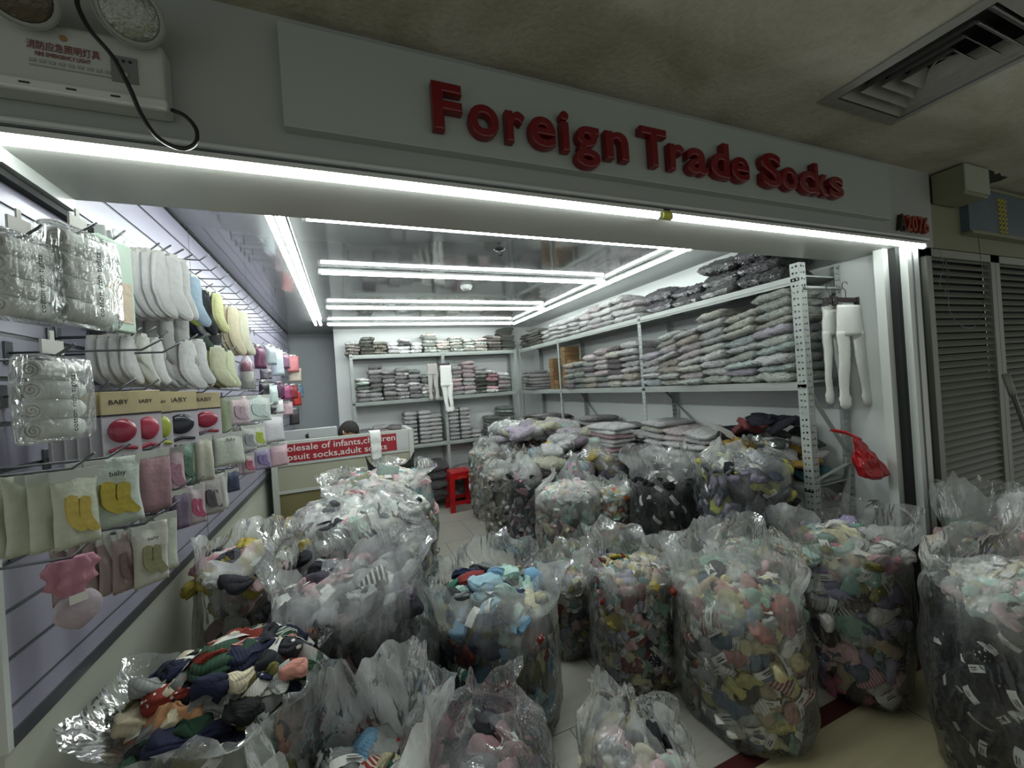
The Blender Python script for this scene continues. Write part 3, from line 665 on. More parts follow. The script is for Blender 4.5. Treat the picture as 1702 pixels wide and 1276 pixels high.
stack_row('y', 2.74, 3.9, 5, [4, 5, 5, 6, 5], ZW, SX-.05, XR-.03, 'middle bay, right rack lower shelf', 'packs on the right rack lower shelf, middle bay', PAL_GREY+PAL_WHITE[:2], th=.045, jit=1.2)
stack_row('y', 4.2, 5.1, 4, [5, 6, 6, 6], ZW, SX-.05, XR-.03, 'end bay, right rack lower shelf', 'packs on the right rack lower shelf, end bay', PAL_OLIVE+PAL_WARM, th=.04, jit=1.2)
# back rack: stacks counted from the left
stack_row('x', .11, 1.02, 6, [6, 8, 7, 8, 7, 6], ZM, SY-.03, YB-.03, 'back rack middle shelf, left bay', 'packs on the back rack middle shelf, left bay', PAL_GREY, th=.052, jit=1.3)
stack_row('x', 1.25, 2.08, 5, [7, 8, 7, 6, 5], ZM, SY-.03, YB-.03, 'back rack middle shelf, right bay', 'packs on the back rack middle shelf, right bay', PAL_MIX, th=.053, jit=1.5)
stack_row('x', .02, .50, 3, [4, 5, 4], ZT, SY+.0, YB-.05, 'left end, back rack top', 'olive and white packs on the back rack top, left end', PAL_OLIVE+PAL_WHITE[:1], th=.042, jit=1.4)
stack_row('x', .5, .92, 3, [3, 4, 3], ZT, SY+.0, YB-.05, 'left bay, back rack top', 'white and black packs on the back rack top', PAL_WHITE+PAL_DARK[:1], th=.046, jit=1.2)
stack_row('x', .94, 1.80, 5, [6, 4, 5, 4, 4], ZT, SY+.0, YB-.05, 'right bay, back rack top', 'pale packs on the back rack top', [('pale grey-green', 'a2ab9d'), ('pale beige', 'b9b0a2'), ('pale pink', 'c3aaa5')], th=.042, jit=1.2)
stack_row('x', 1.80, 2.2, 2, [5, 7], ZT, SY+.0, YB-.05, 'right end, back rack top', 'dark packs on the back rack top, right end', PAL_OLIVE, th=.042, jit=1.3)
stack_row('x', .11, .62, 3, [5, 6, 6], ZW-.02, SY-.02, YB-.03, 'back rack lower shelf, left bay', 'packs on the back rack lower shelf', [('pale pink', 'bf9ea5'), ('off-white', 'cfcdc8'), ('mottled grey', '8b888a')], th=.045, jit=1.3)
stack_row('x', 1.72, 2.12, 2, [6, 9], ZW-.02, SY-.02, YB-.03, 'back rack lower shelf, right end', 'grey-green packs on the back rack lower shelf', [('grey-green', '7d8a80'), ('mottled grey', '8a8a88')], th=.042, jit=1.0)
# small white rolls banded in threes
for cx_, n, zz0, col in ((.72, 8, 0, 'first'), (.90, 8, 0, 'second'), (1.03, 7, 0, 'third'), (1.27, 8, 0, 'fourth'), (1.42, 8, 0, 'fifth'), (1.56, 2, 0, 'sixth')):
    for k in range(n):
        c = RNG.choice(PAL_WHITE[:3])
        put_pack((cx_, SY+.13, ZW-.02+.028+.051*k), (.155 if cx_ < 1.2 else .135, .26, .062), (0, 0, RNG.uniform(-.03, .03)), c[0], c[1], 'small %s banded pack, %s, %s column of small packs, back rack lower shelf' % (c[0], 'bottom' if k == 0 else ORD[k]+' up', col), 'small white banded packs on the back rack lower shelf', 5, name='banded_pack')
stack_row('x', .60, 1.12, 2, [4, 4], ZB0, SY-.12, YB-.03, 'back rack bottom shelf, left bay', 'large packs on the back rack bottom shelf', [('dark grey', '4a484b'), ('mottled grey', '7d7a7c'), ('speckled pale grey', 'a19fa0')], th=.11, jit=1.3, nm='bulk_bundle')
stack_row('x', 1.25, 2.1, 3, [3, 3, 3], ZB0, SY-.05, YB-.03, 'bottom shelf right bay, back rack', 'large packs on the back rack bottom shelf, right bay', PAL_GREY, th=.11, jit=1.3, nm='bulk_bundle')

# brown cartons on the right rack
M_KRAFT = mat('kraft_card', hx('6a5333'), .75, var=.15, vscale=12)
M_KRAFT2 = mat('kraft_card_orange', hx('705232'), .75, var=.1, vscale=12)
k = 0
for yy, n in ((4.30, 7), (4.20, 2), (4.00, 9), (3.90, 6)):
    for i in range(n):
        z0 = ZM+.002+i*.052
        dx = RNG.uniform(-.01, .01)
        o = MB().box(SX+.01+dx, SX+.20+dx, yy-.045, yy+.045, z0, z0+.050).build('carton', [M_KRAFT, M_KRAFT2][i % 2 if i < 5 else 0], bevel=.002)
        tag(o, 'small brown card carton, %s, in the %s brown column, right rack middle shelf' % ('bottom' if i == 0 else ORD[i]+' up', {4.30: 'rearmost', 4.20: 'short', 4.00: 'tallest', 3.90: 'frontmost'}[yy]), 'carton', 'brown cartons on the right rack')

# ================================================================ hanging garments
M_TIGHT = mat('white_cotton_knit', hx('dadcd8'), .8, bump=.25, bscale=160)
M_LEGG = mat('grey_ribbed_cotton', hx('a6a49f'), .85, bump=.3, bscale=160)
def tights(name, cx, y, zt, w, L, m_, label, group=None, split=.30, sway=(.0, .0), foot=.05, axis='x', lean=0.0):
    """flat-hung pair of tights: waist panel and two tubular legs with feet, real thickness"""
    t = empty(name, (cx, y, zt)); tag(t, label, 'tights', group); 
    def prof(cxs, ws, zs, d=.016, k=14):
        mb = MB(); rings = []
        for c_, w_, z_ in zip(cxs, ws, zs):
            rg = []
            for i in range(k):
                a = 2*pi*i/k; u = cos(a)*w_/2; v = sin(a)*d*(.6+.4*min(1, w_/.08))
                rg.append((cx+c_+u, y+v+lean*(zt-z_)+.006*noise.noise(Vector((u*30, z_*14, cx*7))), z_) if axis == 'x' else (cx+v+lean*(zt-z_), y+c_+u, z_))
            rings.append(rg)
        vs = [p for r_ in rings for p in r_]; n = len(rings)
        fs = [(a*k+i, a*k+(i+1) % k, (a+1)*k+(i+1) % k, (a+1)*k+i) for a in range(n-1) for i in range(k)]
        fs += [tuple(range(k))[::-1], tuple((n-1)*k+i for i in range(k))]
        mb.add(vs, fs); return mb
    n = 10
    zs = [zt-split*L*i/n for i in range(n+1)]
    prof([0]*(n+1), [w*(.92+.12*sin(pi*i/n*.5)+.03*(i % 2)*(i < 2)) for i in range(n+1)], zs).build('waist', m_, t, smooth=True)
    for s in (-1, 1):
        n = 22; zs = []; cs = []; ws = []
        for i in range(n+1):
            f = i/n; zs.append(zt-split*L*.85-(L*(1-split*.85))*f); 
            cs.append(s*w*.27*(1+.15*f)+(sway[0] if s < 0 else sway[1])*f+(0.004*sin(f*9+s)))
            base = w*.50*(1-.42*min(1, f*1.25)); 
            if f > .80: base = w*.27*(1+.55*sin((f-.80)/.20*pi))*(1+.10*(i % 2))
            if f > .97: base *= .6
            ws.append(base*(1+.05*(i % 2)))
        prof(cs, ws, zs, .013).build('leg', m_, t, smooth=True)
    return t
def hanger(p, w, label, rz=0.0, drop=.08):
    t = empty('clip_hanger', p); tag(t, label, 'hanger', 'brown clip hangers on the rack rod'); p = Vector(p)
    d = Vector((cos(rz), sin(rz), 0))
    MB().obox(p-Vector((0, 0, drop)), d*(w/2), Vector((-d.y, d.x, 0))*.006, Vector((0, 0, .013))).build('bar', mat('hanger_brown_wood', hx('2e2022'), .4), t, bevel=.003)
    hk = [p+Vector((0, 0, -drop+.01)), p+Vector((0, 0, -.03)), p+Vector((.0, .012, -.012)), p+Vector((0, .010, .012)), p+Vector((0, -.006, .014)), p+Vector((0, -.012, .002))]
    MB().tube(smooth_pts(hk, 3), .0018, 6).build('hook', M_DARK, t, smooth=True)
    for s in (-1, 1):
        c_ = p+d*s*(w/2-.012)-Vector((0, 0, drop+.006))
        MB().obox(c_, d*.007, Vector((-d.y, d.x, 0))*.011, Vector((0, 0, .022))).build('clip', M_DARK, t, bevel=.002)
    return t
ya = 1.375
hanger((at(1379, 520, 'y', 1.38).x, ya+.0, 1.905), .17, 'left brown clip hanger on the rod at the rack end, tilted', .25)
hanger((at(1411, 520, 'y', 1.32).x, ya-.045, 1.905), .21, 'right brown clip hanger on the rod at the rack end')
tights('hanging_tights', at(1379, 520, 'y', 1.38).x, ya+.0, 1.80, .15, .52, M_TIGHT, 'white ribbed baby tights with two legs, left of the pair at the rack end', 'white tights at the rack end', sway=(-.01, .02))
tights('hanging_tights', at(1411, 520, 'y', 1.32).x, ya-.055, 1.795, .215, .54, M_TIGHT, 'larger white baby tights with ruffled feet, right of the pair at the rack end', 'white tights at the rack end', sway=(-.02, .05))
# back rack: white tights and grey leggings hung on the middle post
tights('hanging_tights', 1.19, SY-.05, 1.80, .15, .60, M_TIGHT, 'plain white tights hanging on the middle post of the back rack', None, sway=(.045, .0), split=.45)
tights('hanging_leggings', 1.02, SY-.05, 1.83, .13, .46, M_LEGG, 'grey leggings hanging in front of the back rack middle post', None, split=.3)
hanger((1.17, SY-.045, 1.875), .15, 'small brown hanger on the middle post of the back rack', 0, .06)

# red carrier bag hung at the rack end
M_REDB = film_mat('red_plastic_film', haze=.85, tint=(.75, .05, .06), scale=18, crease=0)
for n_ in M_REDB.node_tree.nodes:
    if n_.bl_idname in ('ShaderNodeBsdfDiffuse', 'ShaderNodeBsdfTranslucent'): n_.inputs['Color'].default_value = (.52, .012, .018, 1)
    if n_.bl_idname == 'ShaderNodeBsdfTransparent': n_.inputs['Color'].default_value = (.6, .05, .05, 1)
    if n_.bl_idname == 'ShaderNodeMapRange': n_.inputs['To Min'].default_value = .75; n_.inputs['To Max'].default_value = .97
def lump(cx, cy, zb, zt, prof, seed, nth=40, nz=26, amp=.02, fr=14, lean=(0, 0), sq=(1, 1)):
    """a closed crumpled sack shape from a radius profile [(f, r)]"""
    m = MB(); vs = []; sd = Vector((seed*2.3, seed*1.1, seed*.7))
    for j in range(nz+1):
        f = j/nz; z = zb+(zt-zb)*f
        for a, b_ in zip(prof, prof[1:]):
            if a[0] <= f <= b_[0]:
                u = (f-a[0])/(b_[0]-a[0]+1e-9); u = u*u*(3-2*u); r = a[1]+(b_[1]-a[1])*u; break
        for i in range(nth):
            th = 2*pi*i/nth; d = Vector((cos(th), sin(th), 0)); p = Vector((cos(th)*r*fr, sin(th)*r*fr, z*fr*.8))+sd
            cr = (1-2.4*abs(noise.noise(p)))*amp*min(1, r*12)+noise.noise(p*2.7)*amp*.4
            rr_ = max(.002, r+cr-amp*.3)
            vs.append((cx+d.x*rr_*sq[0]+lean[0]*f, cy+d.y*rr_*sq[1]+lean[1]*f, z))
    fs = [(j*nth+i, j*nth+(i+1) % nth, (j+1)*nth+(i+1) % nth, (j+1)*nth+i) for j in range(nz) for i in range(nth)]
    fs += [tuple(range(nth))[::-1], tuple(nz*nth+i for i in range(nth))]
    m.add(vs, fs); return m
rb = at(1447, 760, 'y', 1.24)
t = empty('carrier_bag', (rb.x, 1.24, .80)); tag(t, 'red plastic carrier bag hanging from the rack end by the right wall', 'bag')
lump(rb.x+.035, 1.24, rb.z-.115, rb.z+.10, [(0, .03), (.12, .085), (.45, .075), (.8, .04), (1, .025)], 5, amp=.022, lean=(-.085, .03), sq=(1, .55)).build('bag_body', M_REDB, t, smooth=True)
MB().tube(smooth_pts([rb+Vector((-.05, .02, .09)), rb+Vector((-.07, .06, .13)), rb+Vector((-.075, .13, .135)), rb+Vector((-.06, .06, .12)), rb+Vector((-.03, .02, .09))], 4), .007, 6).build('handle', M_REDB, t, smooth=True)

# ================================================================ counter, monitor, person
cy_ = 3.8
M_CW = mat('counter_white_laminate', hx('b4b8b2'), .35); M_CB = mat('counter_beige_panel', hx('9f9f8c'), .45, var=.04); M_CBR = mat('counter_ochre_base', hx('77704c'), .5, var=.08)
M_SRED = mat('banner_red', hx('8d1a24'), .4)
t = empty('reception_counter', (-.02, cy_+.25, 0)); tag(t, 'white and beige shop counter with a red wholesale banner, front left of the back rack', 'counter')
x0, x1 = -.60, .525
MB().box(x0, x0+.045, cy_-.02, cy_+.5, 0, 1.155).build('side_panel', M_CW, t, bevel=.003); MB().box(x1-.03, x1+.01, cy_-.02, cy_+.5, 0, 1.16).build('side_panel', M_CW, t, bevel=.003)
MB().box(x0+.045, x1-.03, cy_-.01, cy_+.02, .96, 1.16).build('upper_panel', M_CW, t, bevel=.002)
MB().box(x0+.045, x1-.03, cy_, cy_+.02, .76, .96).build('middle_panel', M_CB, t)
MB().box(x0+.045, x1-.03, cy_-.004, cy_+.02, .735, .76).build('rail', M_CW, t)
MB().box(x0+.045, x1-.03, cy_+.01, cy_+.03, 0, .735).build('lower_panel', M_CBR, t)
MB().box(x0+.045, x1-.03, cy_+.02, cy_+.5, .74, .765).build('desk_top', M_CW, t)
pbl = at(462, 771, 'y', cy_-.012); pbr = at(642, 752, 'y', cy_-.012)
bn = MB().box(x0+.05, .385, cy_-.014, cy_-.0105, .985, 1.135).build('banner', M_SRED, t)
for line, z_, xa, xb in (('Wholesale of infants,children', 1.076, -.01, .975), ('jumpsuit socks,adult socks', 1.004, -.01, .90)):
    text_mb(line, .074, .001, (-.60, cy_-.0152, z_), dX, dZ, fit=(xa, xb), offset=.0004).build('lettering', M_LABEL, bn)
MB().box(.388, .49, cy_-.014, cy_-.0105, .99, 1.135).build('info_card', mat('card_pale', hx('b3b6b6'), .5), t)
tw = MB()
cx0, cx1 = at(615, 740, 'y', cy_-.03).x, at(634, 740, 'y', cy_-.03).x
rows = []
for j in range(17):
    f = j/16
    z_ = 1.163+.006-abs(0)*0; 
    if f < .2: yy = cy_+.08-.1*(f/.2); zz = 1.168
    else: yy = cy_-.022-.004*sin(f*20); zz = 1.168-(f-.2)/.8*.245
    rows.append([(cx0+(cx1-cx0)*(i/6)*(1-.18*f)+.012*f, yy-.005*sin(i*1.9+f*6), zz-.006*sin(i*2.1)*(f > .9)) for i in range(7)])
vs = [p for r_ in rows for p in r_]
tw.add(vs, [(j*7+i, j*7+i+1, (j+1)*7+i+1, (j+1)*7+i) for j in range(16) for i in range(6)])
o = tw.build('draped_tights', M_TIGHT, smooth=True, fix=False); o.modifiers.new('s', 'SOLIDIFY').thickness = .006
tag(o, 'pair of white baby tights draped over the counter front by the banner end', 'tights')

pm0 = at(471, 722, 'y', 3.98); pm1 = at(560, 708, 'y', 3.98); pm2 = at(562, 727, 'y', 3.98)
t = empty('computer_monitor', ((pm0.x+pm1.x)/2, 4.0, .767)); tag(t, 'silver computer monitor seen from behind above the counter, left end', 'monitor')
M_SIL = mat('brushed_silver', hx('b4b8b8'), .35, .4)
MB().box(pm0.x-.03, pm1.x, 3.975, 4.0, .92, pm1.z).build('screen_back', M_SIL, t, bevel=.004)
xm = at(511, 724, 'y', 3.97).x; zm = pm1.z-.062
lg = MB(); n = 28; ol = []
for i in range(n):
    a = 2*pi*i/n; r_ = .020*(1-.10*max(0, sin(a))**12-.08*max(0, -sin(a))**10)
    xx = cos(a)*r_*.92; zz = sin(a)*r_
    if xx > .011 and zz > -.008: xx = .011+ .002*(1-((zz-.003)/.011)**2)*-1
    ol.append((xm+xx, zm+zz))
lg.prism(ol, 'y', 3.9725, 3.975)
lf = [(xm+.001, zm+.021), (xm+.004, zm+.021), (xm+.009, zm+.027), (xm+.009, zm+.031), (xm+.005, zm+.030), (xm+.001, zm+.025)]
lg.prism(lf, 'y', 3.9725, 3.975); lg.build('logo', M_DARK, t)
MB().box(xm-.09, xm+.09, 4.0, 4.14, .767, .775).build('foot', M_SIL, t, bevel=.003)
MB().obox((xm, 4.02, .87), (.06, 0, 0), (0, .006, 0), (0, .02, .10)).build('stand', M_SIL, t, bevel=.003)

# the person seated behind the counter: one skinned body, head with face
def person():
    M_SKIN = mat('skin_tone', hx('a87f68'), .55, var=.06, vscale=20); M_HAIR = mat('black_hair', hx('17130f'), .6, bump=.8, bscale=220); M_TOP = mat('dark_shirt_cloth', hx('2c2e33'), .85, bump=.3, bscale=80)
    hc = at(579, 716, 'y', 4.38); hz = hc.z+.005
    bx, by = hc.x-.02, 4.44
    t = empty('person', (bx, by, .0)); tag(t, 'person with short black hair bending over the counter, looking down to the right', 'person')
    pts = [((0, .05, .50), .13), ((0, .04, .64), .135), ((0, .02, .78), .14), ((0, 0, .92), .135), ((0, -.02, 1.00), .075), ((.0, -.04, 1.06), .055), ((.0, -.055, 1.10), .055),
           ((-.16, 0, .94), .065), ((-.22, -.02, .82), .05), ((-.24, -.10, .78), .042), ((-.14, -.26, .80), .036), ((-.09, -.31, .80), .028),
           ((.16, 0, .94), .065), ((.22, -.02, .82), .05), ((.24, -.10, .78), .042), ((.16, -.26, .80), .036), ((.11, -.31, .80), .028),
           ((-.09, .0, .47), .09), ((-.11, -.22, .47), .075), ((-.11, -.36, .46), .06), ((-.11, -.38, .24), .05), ((-.11, -.38, .06), .04), ((-.11, -.46, .03), .035),
           ((.09, .0, .47), .09), ((.11, -.22, .47), .075), ((.11, -.36, .46), .06), ((.11, -.38, .24), .05), ((.11, -.38, .06), .04), ((.11, -.46, .03), .035)]
    ed = [(0, 1), (1, 2), (2, 3), (3, 4), (4, 5), (5, 6), (3, 7), (7, 8), (8, 9), (9, 10), (10, 11), (3, 12), (12, 13), (13, 14), (14, 15), (15, 16), (0, 17), (17, 18), (18, 19), (19, 20), (20, 21), (21, 22), (0, 23), (23, 24), (24, 25), (25, 26), (26, 27), (27, 28)]
    sh = hz-1.115
    P = [(p[0], p[1], p[2]+(sh if 3 < i < 7 else 0)) for i, (p, r_) in enumerate(pts)]
    # fingers: five short chains per hand
    for s, wr in ((-1, 11), (1, 16)):
        for k in range(5):
            a = len(P); q = P[wr]; fx = (-.026+.013*k)
            ln = [.045, .075, .082, .076, .062][k] if s < 0 else [.062, .076, .082, .075, .045][k]
            th_ = (k == 0 and s > 0) or (k == 4 and s < 0)
            P += [(q[0]+fx, q[1]-.035, q[2]), (q[0]+fx*1.3-(.02*s if th_ else 0), q[1]-.035-ln*.6, q[2]-.006), (q[0]+fx*1.35-(.02*s if th_ else 0), q[1]-.035-ln, q[2]-.02)]
            ed += [(wr, a), (a, a+1), (a+1, a+2)]
            pts += [(None, .010), (None, .0085), (None, .007)]
    me = bpy.data.meshes.new('body'); me.from_pydata(P, ed, []); o = bpy.data.objects.new('body', me); COL.objects.link(o); o.parent = t
    sk = o.modifiers.new('skin', 'SKIN'); sk.use_smooth_shade = True
    for i, (p, r_) in enumerate(pts): me.skin_vertices[0].data[i].radius = (r_, r_*.8 if i < 4 else r_)
    me.skin_vertices[0].data[0].use_root = True
    o.modifiers.new('sub', 'SUBSURF').levels = 1; o.modifiers['sub'].render_levels = 2
    me.materials.append(M_SKIN)
    # clothing shell: the same skeleton slightly thicker, without hands and head
    keep = list(range(0, 5))+[7, 8, 9, 10, 12, 13, 14, 15]+list(range(17, 22))+list(range(23, 28)); mp = {k: i for i, k in enumerate(keep)}
    me2 = bpy.data.meshes.new('clothes'); me2.from_pydata([P[k] for k in keep], [(mp[a], mp[b_]) for a, b_ in ed if a in mp and b_ in mp], [])
    o2 = bpy.data.objects.new('clothes', me2); COL.objects.link(o2); o2.parent = t; s2 = o2.modifiers.new('skin', 'SKIN'); s2.use_smooth_shade = True
    for i, k in enumerate(keep): r_ = pts[k][1]*1.16+.004; me2.skin_vertices[0].data[i].radius = (r_, r_*.85)
    me2.skin_vertices[0].data[0].use_root = True; o2.modifiers.new('sub', 'SUBSURF').levels = 1; me2.materials.append(M_TOP)
    # head: shaped sphere, face turned right and down
    hd = MB(); hr = MB(); nu, nv = 32, 24; R_ = Matrix.Rotation(radians(62), 3, 'Z') @ Matrix.Rotation(radians(24), 3, 'X')   # face looks along local -y
    cen = Vector((hc.x-bx, hc.y-by, hz-.022)); 
    def hp(u, v, grow=0):
        th = 2*pi*u; ph = pi*v; x = sin(ph)*cos(th); y = sin(ph)*sin(th); z = cos(ph)
        rx, ry, rz = .075, .095, .115
        if z < 0: rx *= 1-.25*z*z; ry *= 1-.12*z*z
        px_, py_, pz_ = x*rx, y*ry, z*rz
        if y < -.2:   # the face side
            py_ += .012*(1 if z < .1 else 0)*(1-abs(x))*.4
            nz_ = max(0, 1-abs(x)/.20)*max(0, 1-abs(z+.12)/.24); py_ -= .030*nz_           # nose
            ey = max(0, 1-abs(abs(x)-.36)/.2)*max(0, 1-abs(z-.06)/.14); py_ += .011*ey       # eye sockets
            br_ = max(0, 1-abs(z-.22)/.1)*max(0, 1-abs(x)/.6); py_ -= .006*br_
            li = max(0, 1-abs(x)/.3)*max(0, 1-abs(z+.42)/.07); py_ -= .008*li
            ch = max(0, 1-abs(x)/.35)*max(0, 1-abs(z+.78)/.2); py_ -= .008*ch
        k = 1+grow; return Vector((px_*k, py_*k, pz_*k))
    vs = [cen+R_ @ hp(i/nu, j/nv) for j in range(nv+1) for i in range(nu)]
    fs = [(j*nu+i, j*nu+(i+1) % nu, (j+1)*nu+(i+1) % nu, (j+1)*nu+i) for j in range(nv) for i in range(nu)]
    org = t.location
    def wb_(m): m.v = [(a+org.x, b_+org.y, c_+org.z) for a, b_, c_ in m.v]; return m
    hd.add(vs, fs); h = wb_(hd).build('head', M_SKIN, t, smooth=True)
    vs2 = []; idx = {}; fs2 = []
    def hairy(x, y, z): return z > .30 or (y > -.05 and z > -.38) or (y > -.45 and z > .12)
    for j in range(nv):
        for i in range(nu):
            u = (i+.5)/nu; v = (j+.5)/nv; th = 2*pi*u; ph = pi*v
            if hairy(sin(ph)*cos(th), sin(ph)*sin(th), cos(ph)):
                q = []
                for a, b_ in ((i, j), ((i+1) % nu, j), ((i+1) % nu, j+1), (i, j+1)):
                    if (a, b_) not in idx: idx[(a, b_)] = len(vs2); vs2.append(cen+R_ @ hp(a/nu, b_/nv, .075+.03*noise.noise(Vector((a, b_, 0))*.7)))
                    q.append(idx[(a, b_)])
                fs2.append(tuple(q))
    hr.add(vs2, fs2); ho = wb_(hr).build('hair', M_HAIR, h, smooth=True); ho.modifiers.new('s', 'SOLIDIFY').thickness = .006
    for s in (-1, 1):
        e = MB(); e.tube([cen+R_ @ Vector((s*.074, .006, .004)), cen+R_ @ Vector((s*.084, .014, .002))], [.010, .026], 14); wb_(e).build('ear', M_SKIN, h, smooth=True)
        e = MB(); q = cen+R_ @ Vector((s*.028, -.083, .010)); e.tube([q, q+R_ @ Vector((0, -.004, 0))], [.010, .006], 10); wb_(e).build('eye', mat('eye_dark', hx('1a1512'), .2), h, smooth=True)
        e = MB(); q = cen+R_ @ Vector((s*.028, -.093, .030)); e.bar(q-R_ @ Vector((.015, 0, 0)), q+R_ @ Vector((.015, 0, 0)), .006, .005); wb_(e).build('eyebrow', M_HAIR, h)
    # stool under the person
    st = empty('stool', (bx, by+.05, 0)); tag(st, 'low stool under the person behind the counter, mostly hidden', 'stool')
    MB().tube([(bx, by+.05, .36), (bx, by+.05, .39)], .17, 20).build('seat', M_DARK, st)
    for a in range(4):
        q = Vector((bx+.13*cos(a*pi/2+.78), by+.05+.13*sin(a*pi/2+.78), 0)); MB().tube([q, q*1+Vector((0, 0, .36))], .012, 8).build('leg', M_DARK, st)
person()

# red plastic stool
def red_stool():
    a = at(742, 842, 'z', 0); bx, by = 1.235, 5.02; t = empty('plastic_stool', (bx, by, 0), 0); tag(t, 'bright red square plastic stool on the floor before the back rack', 'stool')
    m_ = mat('red_plastic', hx('a80c12'), .3, coat=.2); h = .48; w0, w1 = .165, .135
    top = MB(); top.box(bx-w1, bx+w1, by-w1, by+w1, h-.022, h); top.build('seat', m_, t, bevel=.012)
    for sx in (-1, 1):
        for sy in (-1, 1):
            lg = MB(); c0 = Vector((bx+sx*(w0-.028), by+sy*(w0-.028), 0)); c1 = Vector((bx+sx*(w1-.026), by+sy*(w1-.026), h-.02))
            for k in range(1): lg.add([c+Vector((a_*.028, b_*.028, 0)) for c in (c0, c1) for a_, b_ in ((-1, -1), (1, -1), (1, 1), (-1, 1))], [(0, 1, 2, 3), (4, 7, 6, 5), (0, 4, 5, 1), (1, 5, 6, 2), (2, 6, 7, 3), (3, 7, 4, 0)])
            lg.build('leg', m_, t, bevel=.004)
    for k in range(4):
        d = Matrix.Rotation(k*pi/2, 3, 'Z'); c = Vector((bx, by, 0))
        fr_ = MB(); fr_.obox(c+d @ Vector((0, -w1+.002, h-.055)), d @ Vector((w1, 0, 0)), d @ Vector((0, .004, 0)), (0, 0, .035)); fr_.build('apron', m_, t)
        fr_ = MB(); fr_.obox(c+d @ Vector((0, -w0+.018, .11)), d @ Vector((w0-.03, 0, 0)), d @ Vector((0, .004, 0)), (0, 0, .022)); fr_.build('stretcher', m_, t)
    pts = [Vector((bx-.05+.1*i/8, by-w1-.003, h-.075+.012*sin(pi*i/8))) for i in range(9)]
    MB().tube(pts, .003, 6).build('moulded_mark', mat('gold_mark', hx('c0753a'), .4), t)
red_stool()

# ================================================================ socks
def sock_mesh(name, seed, kind):
    """a folded pair of small socks, about 9 x 6 x 3 cm, lying in its own xy plane"""
    sd = Vector((seed*1.3, seed*2.1, seed*.7)); m = MB(); nu, nv = 26, 15; vs = []
    for j in range(nv+1):
        v = j/nv; x = -cos(pi*v)
        for i in range(nu):
            a = 2*pi*i/nu; a += -.28*sin(2*a); ca, sa = cos(a), sin(a)          # more points along the folded edge
            w = max(0, 1-abs(x)**2.6)**.5
            if kind == 0: w *= (1-.22*x)                       # heel end wider than the toe
            elif kind == 1: w = max(0, 1-abs(x)**6)**.5*(.66+.34*x)   # fanned cuff
            else: w *= (1-.42*math.exp(-(x*3.2)**2))           # tied in the middle
            lay = .0042*cos(sa*3*pi)*abs(ca)**.5                # layered folds on the side
            p = Vector((x*.047, ca*w*.030+lay*(1 if ca > 0 else -1)*w, (abs(sa)**.75)*(1 if sa > 0 else -1)*w*.0135))
            p.y += .012*sin(x*2.6)*(1 if kind == 1 else .45)
            q = p*38+sd; p += Vector((noise.noise(q)*.010, noise.noise(q+Vector((5, 0, 0)))*.010, noise.noise(q*1.2+Vector((0, 9, 0)))*.009))
            p.z += .0045*(1-2*abs(noise.noise(p*75+sd)))*(1 if sa > 0 else -.3)*w
            if x > .62: p.z += .004*sin((x-.62)/.38*pi)*(1 if sa > 0 else -1)           # rolled cuff
            if kind == 2: p.z += .0035*cos(a*7)*math.exp(-(x*3)**2)
            vs.append(p)
    fs = [(j*nu+i, j*nu+(i+1) % nu, (j+1)*nu+(i+1) % nu, (j+1)*nu+i) for j in range(nv) for i in range(nu)]
    m.add(vs, fs); return m.mesh(name, True)
def band_mesh(name, seed):
    """paper band wrapped over the top of the pair"""
    m = MB(); vs = []; R = random.Random(seed); w = .011; x0 = R.uniform(-.012, .010)
    for j in range(9):
        a = -1.25+2.5*j/8
        for s in (-1, 1): vs.append((x0+s*w, sin(a)*.0325, cos(a)*.0165+.003))
    m.add(vs, [(2*j, 2*j+1, 2*j+3, 2*j+2) for j in range(8)])
    m.add([(x0-.005, -.012, .0212), (x0-.005, .012, .0212), (x0-.002, .012, .0212), (x0-.002, -.012, .0212)], [(0, 1, 2, 3)], 1)
    m.add([(x0+.002, -.008, .0212), (x0+.002, .010, .0212), (x0+.004, .010, .0212), (x0+.004, -.008, .0212)], [(0, 1, 2, 3)], 1)
    me = m.mesh(name, False); me.materials.append(M_LABEL); me.materials.append(M_INK); return me
SM = []
for k in range(9):
    me = sock_mesh('sock_shape', k+1, k % 3); me.materials.append((M_SOCK, M_SOCK, M_SOCK, M_SOCK, M_SOCKD, M_SOCK, M_SOCK, M_SOCKS, M_SOCK)[k]); SM.append(me)
BM = [band_mesh('band_shape', k) for k in range(3)]
SV = [[v.co.copy() for v in me.vertices] for me in SM]; SF = [[tuple(p.vertices) for p in me.polygons] for me in SM]
SN = [None]*len(SM)
def orient(n, spin, tilt, R):
    n = Vector(n).normalized(); a = n.cross(Vector((0, 0, 1)))
    if a.length < .05: a = Vector((1, 0, 0))
    a.normalize(); b_ = n.cross(a); M = Matrix((a, b_, n)).transposed()
    return M @ Euler((R.gauss(0, tilt), R.gauss(0, tilt), spin)).to_matrix()
P_MIX = [('white', 'cfcfc9'), ('cream', 'c6bb94'), ('mustard yellow', 'a99a4e'), ('mint green', '86a89a'), ('deep red', '6d2028'), ('navy', '262a3c'), ('lilac grey', '9a94aa'), ('beige', 'ad9c86'), ('pale pink', 'c09a98'), ('pale grey', 'a3a3a3'), ('teal', '4d7577'), ('olive', '6b6a43')]
P_CREAM = [('cream', 'c9bf98'), ('white', 'cfcec6'), ('pale yellow', 'bdb878'), ('sage green', '7f9384'), ('slate blue', '5b6b7c'), ('beige', 'b7a58b'), ('dusty pink', 'a9817a'), ('brick red', '83392e'), ('charcoal', '3a3b3e'), ('mint green', '8fae9c'), ('pale grey', 'a6a7a4')]
